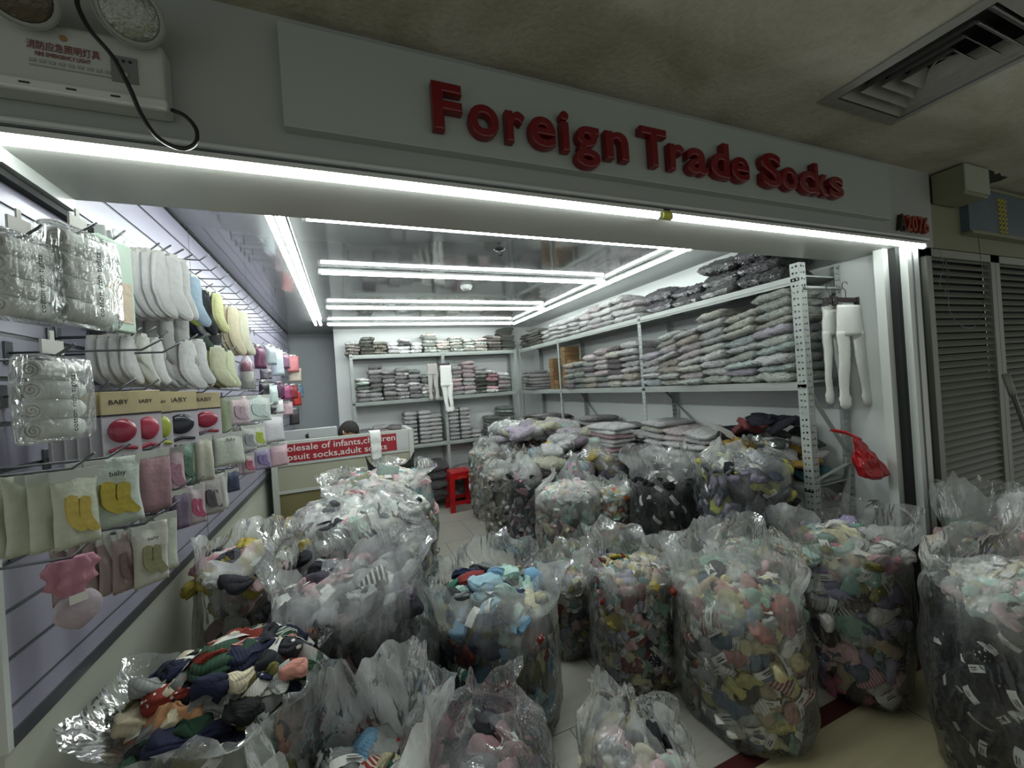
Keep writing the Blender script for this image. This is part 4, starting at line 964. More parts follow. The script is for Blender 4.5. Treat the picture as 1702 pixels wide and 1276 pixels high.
P_PINK = [('pink', 'b8647c'), ('pale pink', 'c9a3a8'), ('white', 'd0cecb'), ('mint green', '86aca0'), ('lilac', '8f87a6'), ('olive green', '76703a'), ('pale grey', 'a8a7a9'), ('beige', 'b9a58c'), ('dark brown', '3f3130'), ('cream', 'c7c09d'), ('slate blue', '525f70')]
P_AUT = [('rust red', '7a2f24'), ('grey', '8a8d8c'), ('charcoal', '2f3136'), ('dark green', '2c4838'), ('tan', 'b08460'), ('cream', 'c3baa0'), ('navy', '20233a'), ('peach pink', 'bd8578'), ('olive', '6d6a3c'), ('pale grey', 'aaaeab'), ('black', '1b1b1d')]
P_BLUE = [('sky blue', '6f97b3'), ('pale blue', '8fb0bd'), ('teal green', '3e7060'), ('cream', 'bfb796'), ('charcoal', '36383c'), ('grey', '7c8080'), ('deep red', '7b2f30'), ('olive', '66683f'), ('navy', '222b48'), ('pale mint', '9dbbb2')]
P_GREYD = [('grey', '6d6e72'), ('charcoal', '35353c'), ('dark lilac grey', '56505e'), ('pale grey', '96989a'), ('black', '1c1c20'), ('dusty pink', 'a27f86')]
P_BLACK = [('black', '121214'), ('black', '17171a'), ('charcoal black', '202126')]
P_BABY = [('white', 'd6d5d0'), ('pale pink', 'cfaeb2'), ('pale mint', 'a9c2b8'), ('pale grey', 'b2b3b3'), ('cream', 'ccc4ab'), ('white', 'd0d0cc')]
P_LIME = [('dark grey', '3d4045'), ('grey', '6a6c72'), ('lime yellow', 'a3a254'), ('slate', '4d5560'), ('lilac grey', '7f7a8c'), ('black', '1d1e21')]
P_PK = [('pale pink', 'caa9ac'), ('white', 'cfcfcb'), ('yellow', 'a8984a'), ('dark grey', '44444a'), ('dusty pink', 'b98b90')]
SOCKS = []; STUFF = []
def add_sock(loc, n, R, pal, bag, where, sc=1.0, band=.5, tilt=.35, off=0):
    k = R.randrange(len(SM)); c = R.choice(pal); M = orient(n, R.uniform(0, 2*pi), tilt, R)
    o = bpy.data.objects.new('sock_pair', SM[k]); COL.objects.link(o)
    s = sc*R.uniform(.85, 1.2); o.matrix_world = Matrix.Translation(Vector(loc)) @ M.to_4x4() @ Matrix.Diagonal((s, s*R.uniform(.85, 1.15), s, 1))
    cc = hx(c[1]); f = R.uniform(.8, 1.12); o.color = (cc[0]*f, cc[1]*f, cc[2]*f, 1)
    hb = R.random() < band
    adj = {7: 'striped ', 4: 'spotted '}.get(k, '')
    if c[0] in ('white', 'pale grey', 'pale mint', 'pale pink', 'cream', 'pale blue'): adj = ''
    tag(o, '%s%s %ssock pair, %s %s' % (adj, c[0], 'banded ' if hb else 'folded ', where, bag), 'socks', 'sock pairs in ' + bag)
    if hb:
        b_ = bpy.data.objects.new('paper_band', BM[R.randrange(3)]); COL.objects.link(b_); b_.parent = o
    SOCKS.append(o); return o
def stuff_socks(mb, loc, n, R, pal, sc=1.0, tilt=.4):
    k = R.randrange(len(SM)); c = hx(R.choice(pal)[1]); f = R.uniform(.75, 1.1); M = orient(n, R.uniform(0, 2*pi), tilt, R); loc = Vector(loc); s = sc*R.uniform(.9, 1.2)
    mb.cc = (c[0]*f, c[1]*f, c[2]*f); mb.add([loc+M @ (v*s) for v in SV[k]], SF[k])
    if R.random() < .16:
        mb.cc = hx('cfcfca'); w = .010*s; mb.add([loc+M @ (Vector(q)*s) for q in ((-.01, -.028, .020), (.012, -.028, .020), (.012, 0, .027), (-.01, 0, .027), (.012, .026, .020), (-.01, .026, .020))], [(0, 1, 2, 3), (3, 2, 4, 5)])

def interp(prof, f):
    for a, b_ in zip(prof, prof[1:]):
        if f <= b_[0]: 
            u = max(0, (f-a[0])/(b_[0]-a[0]+1e-9)); u = u*u*(3-2*u); return a[1]+(b_[1]-a[1])*u
    return prof[-1][1]

def bag(key, x, y, r, zf, zt, pal, desc, nind=0, film=None, seed=1, z0=0.0, mound=.06, top='open', collar=None, sc=1.0, band=.4, sq=(1, 1), rot=0, lean=(0, 0), peaks=.05, indtop=.3, stuffn=None, ind_arc=1.7, label=None, indpal=None, toppal=None, group=None, cat='bag', thick=True, nth=108, nz=52, cr=.018):
    """clear sack standing on z0: socks packed inside, film hugging them up to zf and rising as a crumpled collar to zt"""
    R = random.Random(seed*17+3); sd = Vector((seed*2.3, seed*3.7, seed*1.9)); film = film or M_FILM
    body = [(0, .80), (.06, .93), (.3, 1.02), (.6, 1.03), (.9, .98), (1.0, .95)]
    collar = collar or [(0, .95), (.4, .88), (.75, .92), (1, 1.02)]
    phi = atan2(-y, -x)
    def shape(th, z, extra=0.0):
        """radius vector of the sack surface at angle th, height z"""
        zz = z-z0; hf = zf-z0
        if zz <= hf: f = max(0, zz/hf); k = interp(body, f); lob = .035*sin(3*th+seed)+.03*sin(5*th+seed*2+f*2); am = .35
        else:
            f = (zz-hf)/(zt-zf); k = interp(collar, f); lob = (.035+.09*f)*sin(3*th+seed)+(.03+.05*f)*sin(7*th+seed*2+f*3); am = .35+1.1*f
        rr = r*(k+lob)+extra
        cx = x+lean[0]*max(0, (zz)/hf)**2; cyy = y+lean[1]*max(0, zz/hf)**2
        a = th+rot; dx, dy = cos(th)*sq[0], sin(th)*sq[1]
        X = dx*cos(rot)-dy*sin(rot); Y = dx*sin(rot)+dy*cos(rot)
        return Vector((cx+X*rr, cyy+Y*rr, z)), am, Vector((X, Y, 0)).normalized()
    # ---- film
    m = MB(); vs = []
    rim = [zt-zf]*nth
    for j in range(nz+1):
        f = j/nz
        for i in range(nth):
            th = 2*pi*i/nth
            rimz = zt+peaks*1.6*noise.noise(Vector((cos(th)*1.6, sin(th)*1.6, seed*3.3)))+peaks*.9*abs(noise.noise(Vector((cos(th)*4, sin(th)*4, seed*1.3))))
            z = z0+.004+(rimz-z0)*f**.95
            p, am, nn = shape(th, z)
            q = Vector((p.x*4.6, p.y*4.6, p.z*3.2))+sd
            c1 = (1-3.0*abs(noise.noise(q)))*cr*1.7*am; c2 = (1-3.0*abs(noise.noise(q*2.3)))*cr*.55*(am+.1); c3 = (1-3.0*abs(noise.noise(q*5.5)))*cr*.10
            p = p+nn*(c1+c2+c3+.006); 
            if am > .36: p.z += noise.noise(q*1.1)*cr*1.2*am; 
            if z < z0+.03: p.z = max(p.z, z0+.003)
            vs.append(p)
    fs = [(j*nth+i, j*nth+(i+1) % nth, (j+1)*nth+(i+1) % nth, (j+1)*nth+i) for j in range(nz) for i in range(nth)]
    if top == 'closed':
        # gather the mouth: the upper rows pull together to a knot
        vs2 = []
        for j in range(nz+1):
            f = j/nz
            for i in range(nth):
                p = vs[j*nth+i]; g = max(0, (f-.72)/.28); cx = x+lean[0]; cyy = y+lean[1]; k = 1-g*.93 if g < .75 else .3+ (g-.75)*1.6
                vs2.append(Vector((cx+(p.x-cx)*k, cyy+(p.y-cyy)*k, p.z)) if g > 0 else p)
        vs = vs2
    m.add(vs, fs, 0)
    for p in m.v:
        u = (p[2]-(zf-.13))/.15+.8*noise.noise(Vector(p)*7+sd); u = max(0, min(1, u)); g_ = .17+.83*u*u*(3-2*u)
        if film is M_FILMC: g_ = 1
        m.c.append((g_, g_, g_))
    # floor of the bag
    nb = len(m.v); m.f.append(tuple(range(nth))[::-1]); m.m.append(0)
    o = m.build('plastic_sack', film, smooth=True, fix=False)
    tag(o, label or ('clear plastic sack of '+desc), cat, group)
    # ---- socks: individuals on the side towards the corridor and on the heap
    def top_z(rho): return zf-.02+mound*(1-rho*rho)
    bagname = label_short[key]
    rows = max(1, int((zf-z0)/(.052*sc)))
    placed = 0
    nside = int(nind*(1-indtop)); ntop = nind-nside
    if nside:
        per = max(1, nside/rows)
        for a in range(rows):
            cnt = int(round(per*(a+1)))-int(round(per*a))
            for b_ in range(cnt):
                th = phi+(-1+2*(b_+.5+(a % 2)*.5*.8)/(cnt+.4))*ind_arc*.62+R.gauss(0, .05)
                z = z0+.03+(zf-z0-.05)*(a+.5)/rows+R.gauss(0, .008)
                p, am, nn = shape(th-rot, z, -.028*sc)
                hh = ['lowest', 'low', 'mid-height', 'high', 'topmost'][min(4, int(5*(z-z0)/(zf-z0)))]
                side = ['far left', 'left', 'centre', 'right', 'far right'][max(0, min(4, int(2.5+(th-phi)*2.6)))]
                add_sock(p, nn, R, indpal or pal, bagname, hh+' '+side+' in', sc*1.05, band, .28)
    for k in range(ntop):
        rho = sqrt((k+.5)/ntop)*.86; th = k*2.39996+seed
        p, am, nn = shape(th, zf-.01); c = Vector((x+lean[0], y+lean[1], 0)); q = c+(Vector((p.x, p.y, 0))-c)*rho
        add_sock((q.x, q.y, top_z(rho)+R.uniform(0, .015)), (nn.x*.3*rho, nn.y*.3*rho, 1), R, toppal or indpal or pal, bagname, ('on the ' + ('left ' if (q.x-c.x)*rt.x+(q.y-c.y)*rt.y < -.04 else ('right ' if (q.x-c.x)*rt.x+(q.y-c.y)*rt.y > .04 else '')) + ('front' if (q.x-c.x)*fw.x+(q.y-c.y)*fw.y < 0 else 'back') + ' of'), sc*1.1, band, .35)
    # ---- the rest of the contents as one mass
    st = MB(); st.cc = (0, 0, 0)
    if stuffn is None: stuffn = int(2*pi*r*(zf-z0)/(.0034*sc*sc))
    for k in range(stuffn):
        if nind and k % 2: th = phi+R.uniform(-1.9, 1.9)
        else: th = R.uniform(0, 2*pi)
        z = z0+.02+(zf-z0-.03)*((k*.618034) % 1)
        p, am, nn = shape(th-rot, z, -(.062 if nind else .026)*sc); stuff_socks(st, p, nn, R, pal, sc*1.1)
    for k in range(int(stuffn*.45)):
        rho = sqrt(R.random())*.88; th = R.uniform(0, 2*pi); p, am, nn = shape(th, zf-.01); c = Vector((x+lean[0], y+lean[1], 0)); q = c+(Vector((p.x, p.y, 0))-c)*rho
        stuff_socks(st, (q.x, q.y, top_z(rho)-(.022 if nind else 0)), (nn.x*.3, nn.y*.3, 1), R, toppal or pal, sc*1.15)
    # added filler core, colour darkened as shade between socks, blocks view through the heap
    core = MB(); st.cc = tuple(c*.5 for c in hx(pal[0][1])); vs = []; kk = 16
    for j in range(7):
        for i in range(kk):
            z = z0+.02+(zf-z0-.05)*j/6; p, am, nn = shape(2*pi*i/kk, z, -.075*sc); vs.append((p.x, p.y, z))
    st.add(vs, [(j*kk+i, j*kk+(i+1) % kk, (j+1)*kk+(i+1) % kk, (j+1)*kk+i) for j in range(6) for i in range(kk)]+[tuple(6*kk+i for i in range(kk))])
    so = st.build('packed_socks', M_STUFF, smooth=True, fix=False)
    tag(so, 'packed mass of ' + desc.split(',')[0] + ' filling ' + bagname, 'socks', None, 'stuff')
    return o
label_short = dict(
 A='the open wall sack', G='the low bottom sack', H='the crinkled bottom sack', I='the small bottom sack',
 E='the tall grey sock sack', F='the blue sock sack', B='the speckled middle sack', B2='the leaning sack', C='the cream threshold sack',
 J='the slumped sack', D='the pink doorway sack', M='the tagged black sack', N='the tall grey-lime sack', K='the big black sack', L='the pale pink edge sack',
 S='the loose jamb sack', O='the pale baby sock sack', P='the narrow dark sack', Q='the narrow beige sack', R='the stool-side sack', X='the pink wall sack', Y='the covered sack before the counter', Z='the sack touching the counter',
 U='the small tied pink sack', V='the lilac and mustard sack', Wb='the small orange-sock sack', T='the white sack on top by the back rack')

bag('C', 1.53, 1.31, .255, .54, .77, P_CREAM, 'cream, green and grey socks, largest at the threshold', 58, seed=1, band=.35, sc=1.22, mound=.05, indtop=.22, peaks=.05, collar=[(0, .95), (.3, .86), (.7, .90), (1, .80)])
bag('D', 2.13, 1.235, .235, .64, .80, P_PINK, 'pink, mint and lilac socks, standing in the doorway', 52, seed=2, band=.3, sc=1.22, mound=.08, indtop=.25, peaks=.05, collar=[(0, .95), (.5, 1.02), (1, 1.12)])
bag('B', 1.264, 1.715, .205, .55, .67, P_MIX, 'small multicoloured socks, left of the big front sack', 50, seed=3, band=.4, sc=.85, mound=.02, indtop=.12, peaks=.06)
bag('F', .557, 1.80, .285, .53, .67, P_BLUE, 'blue, green and dark socks, standing alone in mid floor', 34, seed=4, band=.15, sc=1.35, mound=.10, indtop=.4, peaks=.06, collar=[(0, .95), (.5, 1.0), (1, .98)])
bag('A', -.345, 1.32, .22, .74, .78, P_AUT, 'rust, grey and green socks, open at the slatted wall', 40, seed=5, band=.35, sc=1.25, mound=.10, indtop=.7, peaks=.03, collar=[(0, .98), (.5, 1.02), (1, 1.04)])
bag('G', -.03, 1.11, .185, .50, .74, P_BLUE+P_AUT, 'mixed green and grey socks, lower front between two others', 22, seed=6, band=.3, sc=1.25, mound=.05, indtop=.8, peaks=.07, collar=[(0, .95), (.5, 1.0), (1, 1.06)], film=M_FILMH)
bag('H', .235, 1.0, .19, .52, .70, P_GREYD, 'grey garments, crinkled and closed, at the bottom edge', 0, seed=7, film=M_FILMC, sc=1.3, mound=.04, collar=[(0, .95), (.5, .75), (1, .28)], peaks=.05, cr=.026)
bag('I', .74, 1.03, .165, .34, .50, P_BABY+P_GREYD[:2], 'pale socks, small, bottom centre', 0, seed=8, film=M_FILM, sc=1.1, mound=.04, collar=[(0, .95), (.6, .8), (1, .45)], peaks=.06)
bag('E', -.03, 1.72, .285, .78, .98, P_GREYD, 'charcoal and grey ribbed socks, tall, behind the low one', 24, seed=9, film=M_FILM, sc=1.45, band=.2, mound=.04, indtop=.15, collar=[(0, .95), (.4, .90), (.8, .92), (1, .80)], peaks=.07, cr=.028)
bag('B2', 1.10, 2.06, .155, .42, .54, P_MIX, 'small mixed socks, leaning behind the multicoloured one', 10, seed=10, sc=.9, film=M_FILM, mound=.0, indtop=.1, collar=[(0, .95), (.5, .9), (1, .7)], peaks=.05)
bag('J', 1.79, 1.50, .165, .57, .64, P_BABY+P_MIX[:4], 'pastel socks, slumped behind the big front sack', 0, seed=11, z0=.36, mound=.05, film=M_FILM, collar=[(0, .95), (.5, .8), (1, .5)], peaks=.08)
bag('M', 1.97, 2.22, .215, .84, .98, P_BLACK, 'black socks with white tags, under the right rack', 22, seed=12, band=.9, mound=.02, indtop=.35, collar=[(0, .95), (.5, 1.0), (1, 1.0)], peaks=.07)
bag('N', 2.07, 1.67, .222, .97, 1.07, P_LIME, 'grey and lime socks, tallest one beside the right rack', 0, seed=13, sc=1.2, mound=.03, film=M_FILM, collar=[(0, .95), (.5, .75), (1, .40)], peaks=.05)
bag('K', 2.06, .60, .27, .70, .84, P_BLACK, 'black socks with pale ones on top, at the right edge', 28, seed=14, band=.75, mound=.08, indtop=.0, sc=.85, toppal=P_BABY, film=M_FILM, collar=[(0, .95), (.5, .9), (1, .8)], peaks=.05)
bag('L', 2.62, .66, .20, .78, .92, P_PK, 'pale pink socks, beyond the black one at the right edge', 0, seed=15, mound=.04, film=M_FILMH, collar=[(0, .95), (.5, .85), (1, .6)], peaks=.06)
bag('S', 2.68, .96, .11, .66, .88, P_BABY+[('lilac', '8f87a6')], 'lilac and white socks, loose film standing by the jamb', 0, seed=16, mound=.02, film=M_FILM, collar=[(0, .95), (.5, 1.1), (1, 1.2)], peaks=.05)
bag('O', 1.48, 2.67, .25, .68, .80, P_BABY, 'pale baby socks, in the middle row', 0, seed=17, sc=1.0, mound=.06, film=M_FILM, collar=[(0, .95), (.5, .75), (1, .4)], peaks=.10)
bag('P', 1.34, 3.12, .145, .76, .92, P_GREYD, 'dark grey socks, narrow, along the walkway', 0, seed=18, sc=1.0, mound=.0, collar=[(0, .95), (.5, .8), (1, .6)], peaks=.06)
bag('Q', 1.30, 3.62, .16, .68, .84, [('beige', 'a19a90'), ('pale grey', 'aaa9a6'), ('cream', 'b9b3a4')], 'beige socks, narrow, along the walkway', 0, seed=19, sc=1.0, mound=.0, collar=[(0, .95), (.5, .8), (1, .5)], peaks=.06)
bag('R', 1.50, 4.52, .25, .74, .90, P_BABY[1:]+[('beige', 'b0a89a')], 'pale mint and beige socks, beside the red stool', 0, seed=20, sc=1.1, mound=.0, collar=[(0, .95), (.5, .6), (1, .3)], peaks=.05)
bag('X', -.415, 1.98, .18, .86, .96, P_PK, 'pink, grey and yellow socks, against the slatted wall', 12, seed=21, sc=1.5, band=.05, mound=.04, film=M_FILMH, indtop=.3, collar=[(0, .95), (.5, .9), (1, .9)], peaks=.04)
bag('Y', .02, 2.45, .36, .86, .96, P_BABY+P_GREYD[:2], 'pale socks under loose film, before the counter', 0, seed=22, sc=1.3, mound=.04, film=M_FILMH, collar=[(0, .95), (.4, .7), (1, .25)], peaks=.05, cr=.032)
bag('Z', .20, 3.18, .36, .84, .94, P_BABY+P_PK[:1]+[('teal', '5f9299')], 'pastel baby socks, touching the counter front', 0, seed=23, sc=1.2, mound=.07, collar=[(0, .95), (.5, .9), (1, .95)], peaks=.04)
bag('V', 1.98, 2.95, .20, .86, .95, [('lilac grey', '8a8294'), ('mustard', '97854a'), ('dark lilac', '6d6478')], 'lilac and mustard socks, round, in the middle heap', 0, seed=24, z0=.58, sc=1.2, mound=.03, collar=[(0, .9), (.5, .6), (1, .3)], peaks=.03)
bag('U', 1.68, 2.85, .115, .82, .90, [('pink', 'b88a98'), ('lilac', '8f88a4'), ('mint', '86a79c')], 'pink and lilac socks, small and tied, in the middle heap', 0, seed=25, z0=.62, sc=.8, mound=.02, top='closed', peaks=.02)
bag('Wb', 1.74, 2.50, .13, .66, .74, [('white', 'cfcfcb'), ('burnt orange', 'a5552c'), ('pale mint', 'a8bfb6'), ('yellow', 'b59a4a')], 'white and orange socks, small, open, between two bigger ones', 0, seed=26, sc=.8, mound=.04, collar=[(0, .95), (.5, 1.0), (1, 1.0)], peaks=.04)
bag('T', 1.78, 4.55, .26, 1.0, 1.08, PAL_WHITE, 'white folded packs, heaped high beside the back rack', 0, seed=27, sc=1.3, mound=.04, collar=[(0, .95), (.5, .7), (1, .3)], peaks=.05)
# low hidden sacks that carry the heap between the walkway and the right rack
label_short.update(U1='the grey sack under the heap', U2='the pale sack under the heap by the rack', U3='the lilac sack under the heap')
bag('U1', 1.86, 2.98, .27, .58, .64, P_GREYD, 'grey socks, low, carrying the middle heap', 0, seed=31, sc=1.4, mound=.0, film=M_FILMH, collar=[(0, .95), (1, .5)])
bag('U2', 1.78, 3.60, .30, .72, .80, P_BABY, 'pale socks, low, carrying the heap of wrapped packs', 0, seed=32, sc=1.4, mound=.04, film=M_FILMH, collar=[(0, .95), (1, .5)])
bag('U3', 1.90, 4.10, .26, .78, .84, P_PK+P_BABY, 'lilac and pink socks, low, near the rack end', 0, seed=33, sc=1.4, mound=.04, film=M_FILMH, collar=[(0, .95), (1, .5)])
# wrapped packs thrown on the heap
HP = [('pale lilac', 'b3a8ba'), ('white', 'dcdcd8'), ('pale pink', 'cda9b2'), ('plum grey', '6b5c68'), ('pale mint', 'a9c4b6'), ('speckled pale grey', 'a8a4a6'), ('cream', 'c9c1a2'), ('off-white', 'cfccc6')]
rr = random.Random(77)
for k in range(52):
    f = k/52; yy = 2.98+1.45*rr.random(); xx = 1.55+.60*rr.random(); zz = .86+.10*sin((yy-3.0)*2.2)+.035*rr.random()+.05*((xx-1.6)/.5)
    c = rr.choice(HP)
    put_pack((xx, yy, zz+.025*(k % 3)), (.19, .24, .085), (rr.uniform(-.35, .35), rr.uniform(-.35, .35), rr.uniform(0, 3.1)), c[0], c[1], '@ wrapped pack askew on the middle heap, %s %s %s' % (['front', 'middle', 'rear'][min(2, int((yy-2.98)/.49))], ['walkway side', 'centre', 'rack side'][min(2, int((xx-1.55)/.2))], ['underneath', 'between', 'on top'][k % 3]), 'packs thrown on the middle heap', name='loose_pack')
for k in range(9):
    put_pack((2.08, 2.95+.0*k, .80+.035*k), (.24, .40, .055), (0, rr.uniform(-.05, .05), rr.uniform(-.1, .1)), *(('white', 'd3d3d0') if k % 3 else ('pale pink', 'c29aa2')), '@ flat wrapped pack, %s in the neat pile before the rack' % ('bottom' if k == 0 else ORD[k]+' up'), 'flat packs piled before the right rack', 5, name='flat_pack')
for k, (xx, yy, zz, c) in enumerate(((1.55, 3.15, .80, ('pale yellow-green', 'b9c49a')), (1.50, 2.95, .84, ('cream', 'c9c6a6')), (1.58, 3.35, .86, ('pale blue', '8fa9b8')), (1.68, 3.25, .92, ('yellow', 'c0a75a')))):
    put_pack((xx, yy, zz), (.24, .17, .09), (.1, .15, .4*k), c[0], c[1], '@ wrapped pack at the front of the middle heap', 'packs at the front of the middle heap', 4, name='loose_pack')

# coloured children's packs heaped on the lower right rack shelf
rr = random.Random(5)
KC = [('teal', '3b8587'), ('black', '1d1d20'), ('orange brown', '96602c'), ('royal blue', '23307c'), ('yellow', 'b08a2a'), ('white', 'd8d8d4'), ('dark green', '2f3a34'), ('dusty red', '8a3a3a'), ('navy', '22253a')]
for k in range(64):
    yy = 1.50+.55*rr.random(); xx = 2.26+.28*rr.random(); zz = ZW+.02+.31*(1-(abs(yy-1.78)/.40)**2)*((k % 9)/8)
    c = KC[k % len(KC)]
    put_pack((xx, yy, max(zz, ZW+.03)), (.10, .14, .04), (rr.uniform(-.6, .6), rr.uniform(-.6, .6), rr.uniform(0, 3)), c[0], c[1], '@ card-backed sock pack, %s %s of the jumble, right rack lower shelf' % (['front', 'front-middle', 'middle', 'rear-middle', 'rear'][min(4, int((yy-1.5)/.11))], ['outer', 'inner'][xx > 2.43]), 'card-backed packs jumbled on the right rack lower shelf', 5 if k % 2 else 6, name='card_pack')
o = MB().obox((2.27, 1.98, 1.10), (.03, .13, .03), (-.03, .004, .035), (.012, .0, -.012)).build('white_box', M_LABEL, bevel=.002)
tag(o, 'long white carton lying tilted on the coloured packs, right rack lower shelf', 'box')
# stacked flat packs beside the near rack post
for k in range(6):
    put_pack((2.40, 1.50, ZB0+.03+.09*k+.0), (.28, .20, .10), (0, 0, 0), *PAL_GREY[k % 6], '@ large pack, %s, near end of the right rack bottom shelf' % ('bottom' if k == 0 else ORD[k]+' up'), 'packs at the near end of the right rack bottom shelf', name='bulk_bundle')

# black refuse bag with two ears by the counter
t_ = MB(); cxy = at(652, 790, 'y', 3.35); n = 40; vs = []; nzz = 18
for j in range(nzz+1):
    f = j/nzz
    for i in range(n):
        th = 2*pi*i/n; r_ = .155*(.85+.25*f)*(1+.05*noise.noise(Vector((cos(th)*3, sin(th)*3, f*4))))
        ear = abs(cos(th))**6; z = .42+(.49+.12*ear)*f
        vs.append((cxy.x+cos(th)*r_*(1+.10*ear*f), 3.34+sin(th)*r_*(.55), z+.008*noise.noise(Vector((cos(th)*6, sin(th)*6, f*9)))))
t_.add(vs, [(j*n+i, j*n+(i+1) % n, (j+1)*n+(i+1) % n, (j+1)*n+i) for j in range(nzz) for i in range(n)]+[tuple(range(n))[::-1]])
o = t_.build('refuse_bag', mat('black_bin_liner', hx('0b0b0c'), .35, bump=.5, bscale=30), smooth=True, fix=False)
tag(o, 'black plastic bag with two pointed handles standing before the counter', 'bag')
# tall clear sheet packs leaning on the counter heap
for k, (px, py, w_, h_, c, lb) in enumerate(((640, 800, .16, .24, ('pale mint', 'a9c0b4'), 'pointed clear pack standing up on the heap before the counter'), (600, 812, .16, .18, ('pale yellow', 'b9bd9c'), 'clear card pack leaning on the heap before the counter'))):
    p = at(px, py, 'y', 3.05)
    put_pack(p, (w_, h_, .03), (radians(75), .2-.5*k, -.5+.5*k), c[0], c[1], lb, None, 5, name='clear_pack')

# ================================================================ goods on the slatted wall
M_POUCH = mat('frosted_pouch_plastic', hx('c3c8c1'), .3, var=.05, vscale=30, bump=.35, bscale=35, coat=.4)
M_CLEAR = film_mat('clear_packet_film', haze=.09, scale=40, bumpd=.5)
M_CARDY = mat('yellowish_header_card', hx('b9ac86'), .4, var=.15, vscale=40, coat=.5)
def cm_(h, r=.5): return mat('dyed_'+h, hx(h), r, var=.12, vscale=60, bump=.3, bscale=60)
HOOKED = []
def at_item(name, px0, px1, py0, py1, X, label, cat, group=None, face=.62, dx=0.0, hooked=True):
    """an Empty whose local x is the item's width, -y its face, z up; the origin is the top centre"""
    c = at((px0+px1)/2, (py0+py1)/2, 'x', X); dep = (c-C0).dot(fw); tp = at((px0+px1)/2, py0, 'x', X); bt = at((px0+px1)/2, py1, 'x', X)
    h = tp.z-bt.z; toc = Vector((C0.x-c.x, C0.y-c.y, 0)).normalized(); nn = (Vector((1, 0, 0))*(1-face)+toc*face).normalized()
    w = (px1-px0)*dep/F/max(.4, nn.dot(toc))
    o = empty(name, (c.x-dx, c.y, c.z+h/2), atan2(nn.y, nn.x)+pi/2); tag(o, label, cat, group)
    if hooked and dx == 0: HOOKED.append((c.y, c.z+h/2+.014, c.x-XL+.03, label))
    return o, w, h
def lpart(mb, name, m_, root, smooth=False, bevel=0, fix=True, label=None):
    """part given in the item's own frame"""
    me = mb.mesh(name, smooth)
    if fix:
        b = bmesh.new(); b.from_mesh(me); bmesh.ops.recalc_face_normals(b, faces=b.faces); b.to_mesh(me); b.free()
    o = bpy.data.objects.new(name, me); COL.objects.link(o); o.parent = root; me.materials.append(m_)
    if bevel: md = o.modifiers.new('bevel', 'BEVEL'); md.width = bevel; md.segments = 2; md.limit_method = 'ANGLE'
    if label: o['label'] = label
    return o
def pillow(w, h, d, seed=0, puff=1.0, n=10, k=14, z0=0.0, top=.08):
    """soft flat pouch, origin at top centre, hanging down"""
    m = MB(); vs = []; sd = Vector((seed*1.7, seed*.9, seed*2.3))
    for s in (-1, 1):
        for j in range(k+1):
            for i in range(n+1):
                u = -1+2*i/n; v = j/k; e = max(0, 1-abs(u)**3)**.6*max(0, min(1, (v-top)/.25))**.6*max(0, 1-max(0, (v-.9)/.1)**2)**.5 if v > top else 0
                y = s*d/2*e*puff+noise.noise(Vector((u*1.2, v*1.6, 0))+sd)*.008+s*.0008
                x = u*w/2*(1-.05*sin(v*pi)*puff)+noise.noise(Vector((0, v*3, 2))+sd)*.002
                vs.append((x, y, z0-h*v))
    q = (n+1)*(k+1); fs = []
    for s in (0, 1):
        for j in range(k):
            for i in range(n):
                a = s*q+j*(n+1)+i; f = (a, a+1, a+n+2, a+n+1); fs.append(f if s == 0 else f[::-1])
    for i in range(n): fs += [(i, i+1, q+i+1, q+i), (k*(n+1)+i, k*(n+1)+i+1, q+k*(n+1)+i+1, q+k*(n+1)+i)]
    for j in range(k): fs += [(j*(n+1), (j+1)*(n+1), q+(j+1)*(n+1), q+j*(n+1)), (j*(n+1)+n, (j+1)*(n+1)+n, q+(j+1)*(n+1)+n, q+j*(n+1)+n)]
    return m.add(vs, fs)
def hook(y, z, L, label, group, tip=True):
    t = empty('display_hook', (XL, y, z)); tag(t, label, 'hook', group)
    MB().box(XL, XL+.005, y-.011, y+.011, z-.035, z+.012).build('back_plate', M_STEEL, t, bevel=.001)
    pts = [(XL+.004, y, z-.012), (XL+L*.85, y, z-.012)]+([(XL+L, y, z+.012)] if tip else [])
    MB().tube(pts, .0026, 6).build('prong', M_STEEL, t, smooth=True)
def poly_item(root, outline, d, name, m_, seed=0):
    """rounded solid from a flat outline (x, z) with thickness"""
    n = len(outline); cxo = sum(p[0] for p in outline)/n; czo = sum(p[1] for p in outline)/n; m = MB(); vs = []
    for f, yy in ((1, 0), (.93, d*.38), (.75, d*.5)):
        for s in (-1, 1):
            for x, z in outline: vs.append((cxo+(x-cxo)*f, s*yy+.004*noise.noise(Vector((x*30, z*30, seed))), czo+(z-czo)*(1-(1-f)*.4)))
    fs = []
    R_ = lambda L_, s: (L_*2+(0 if s < 0 else 1))*n
    for s in (-1, 1):
        for L_ in (0, 1):
            a, b_ = R_(L_, s), R_(L_+1, s)
            fs += [(a+i, a+(i+1) % n, b_+(i+1) % n, b_+i) for i in range(n)]
        fs.append(tuple(R_(2, s)+i for i in range(n)))
    fs += [(R_(0, -1)+i, R_(0, -1)+(i+1) % n, R_(0, 1)+(i+1) % n, R_(0, 1)+i) for i in range(n)]
    m.add(vs, fs); return lpart(m, name, m_, root, smooth=True)
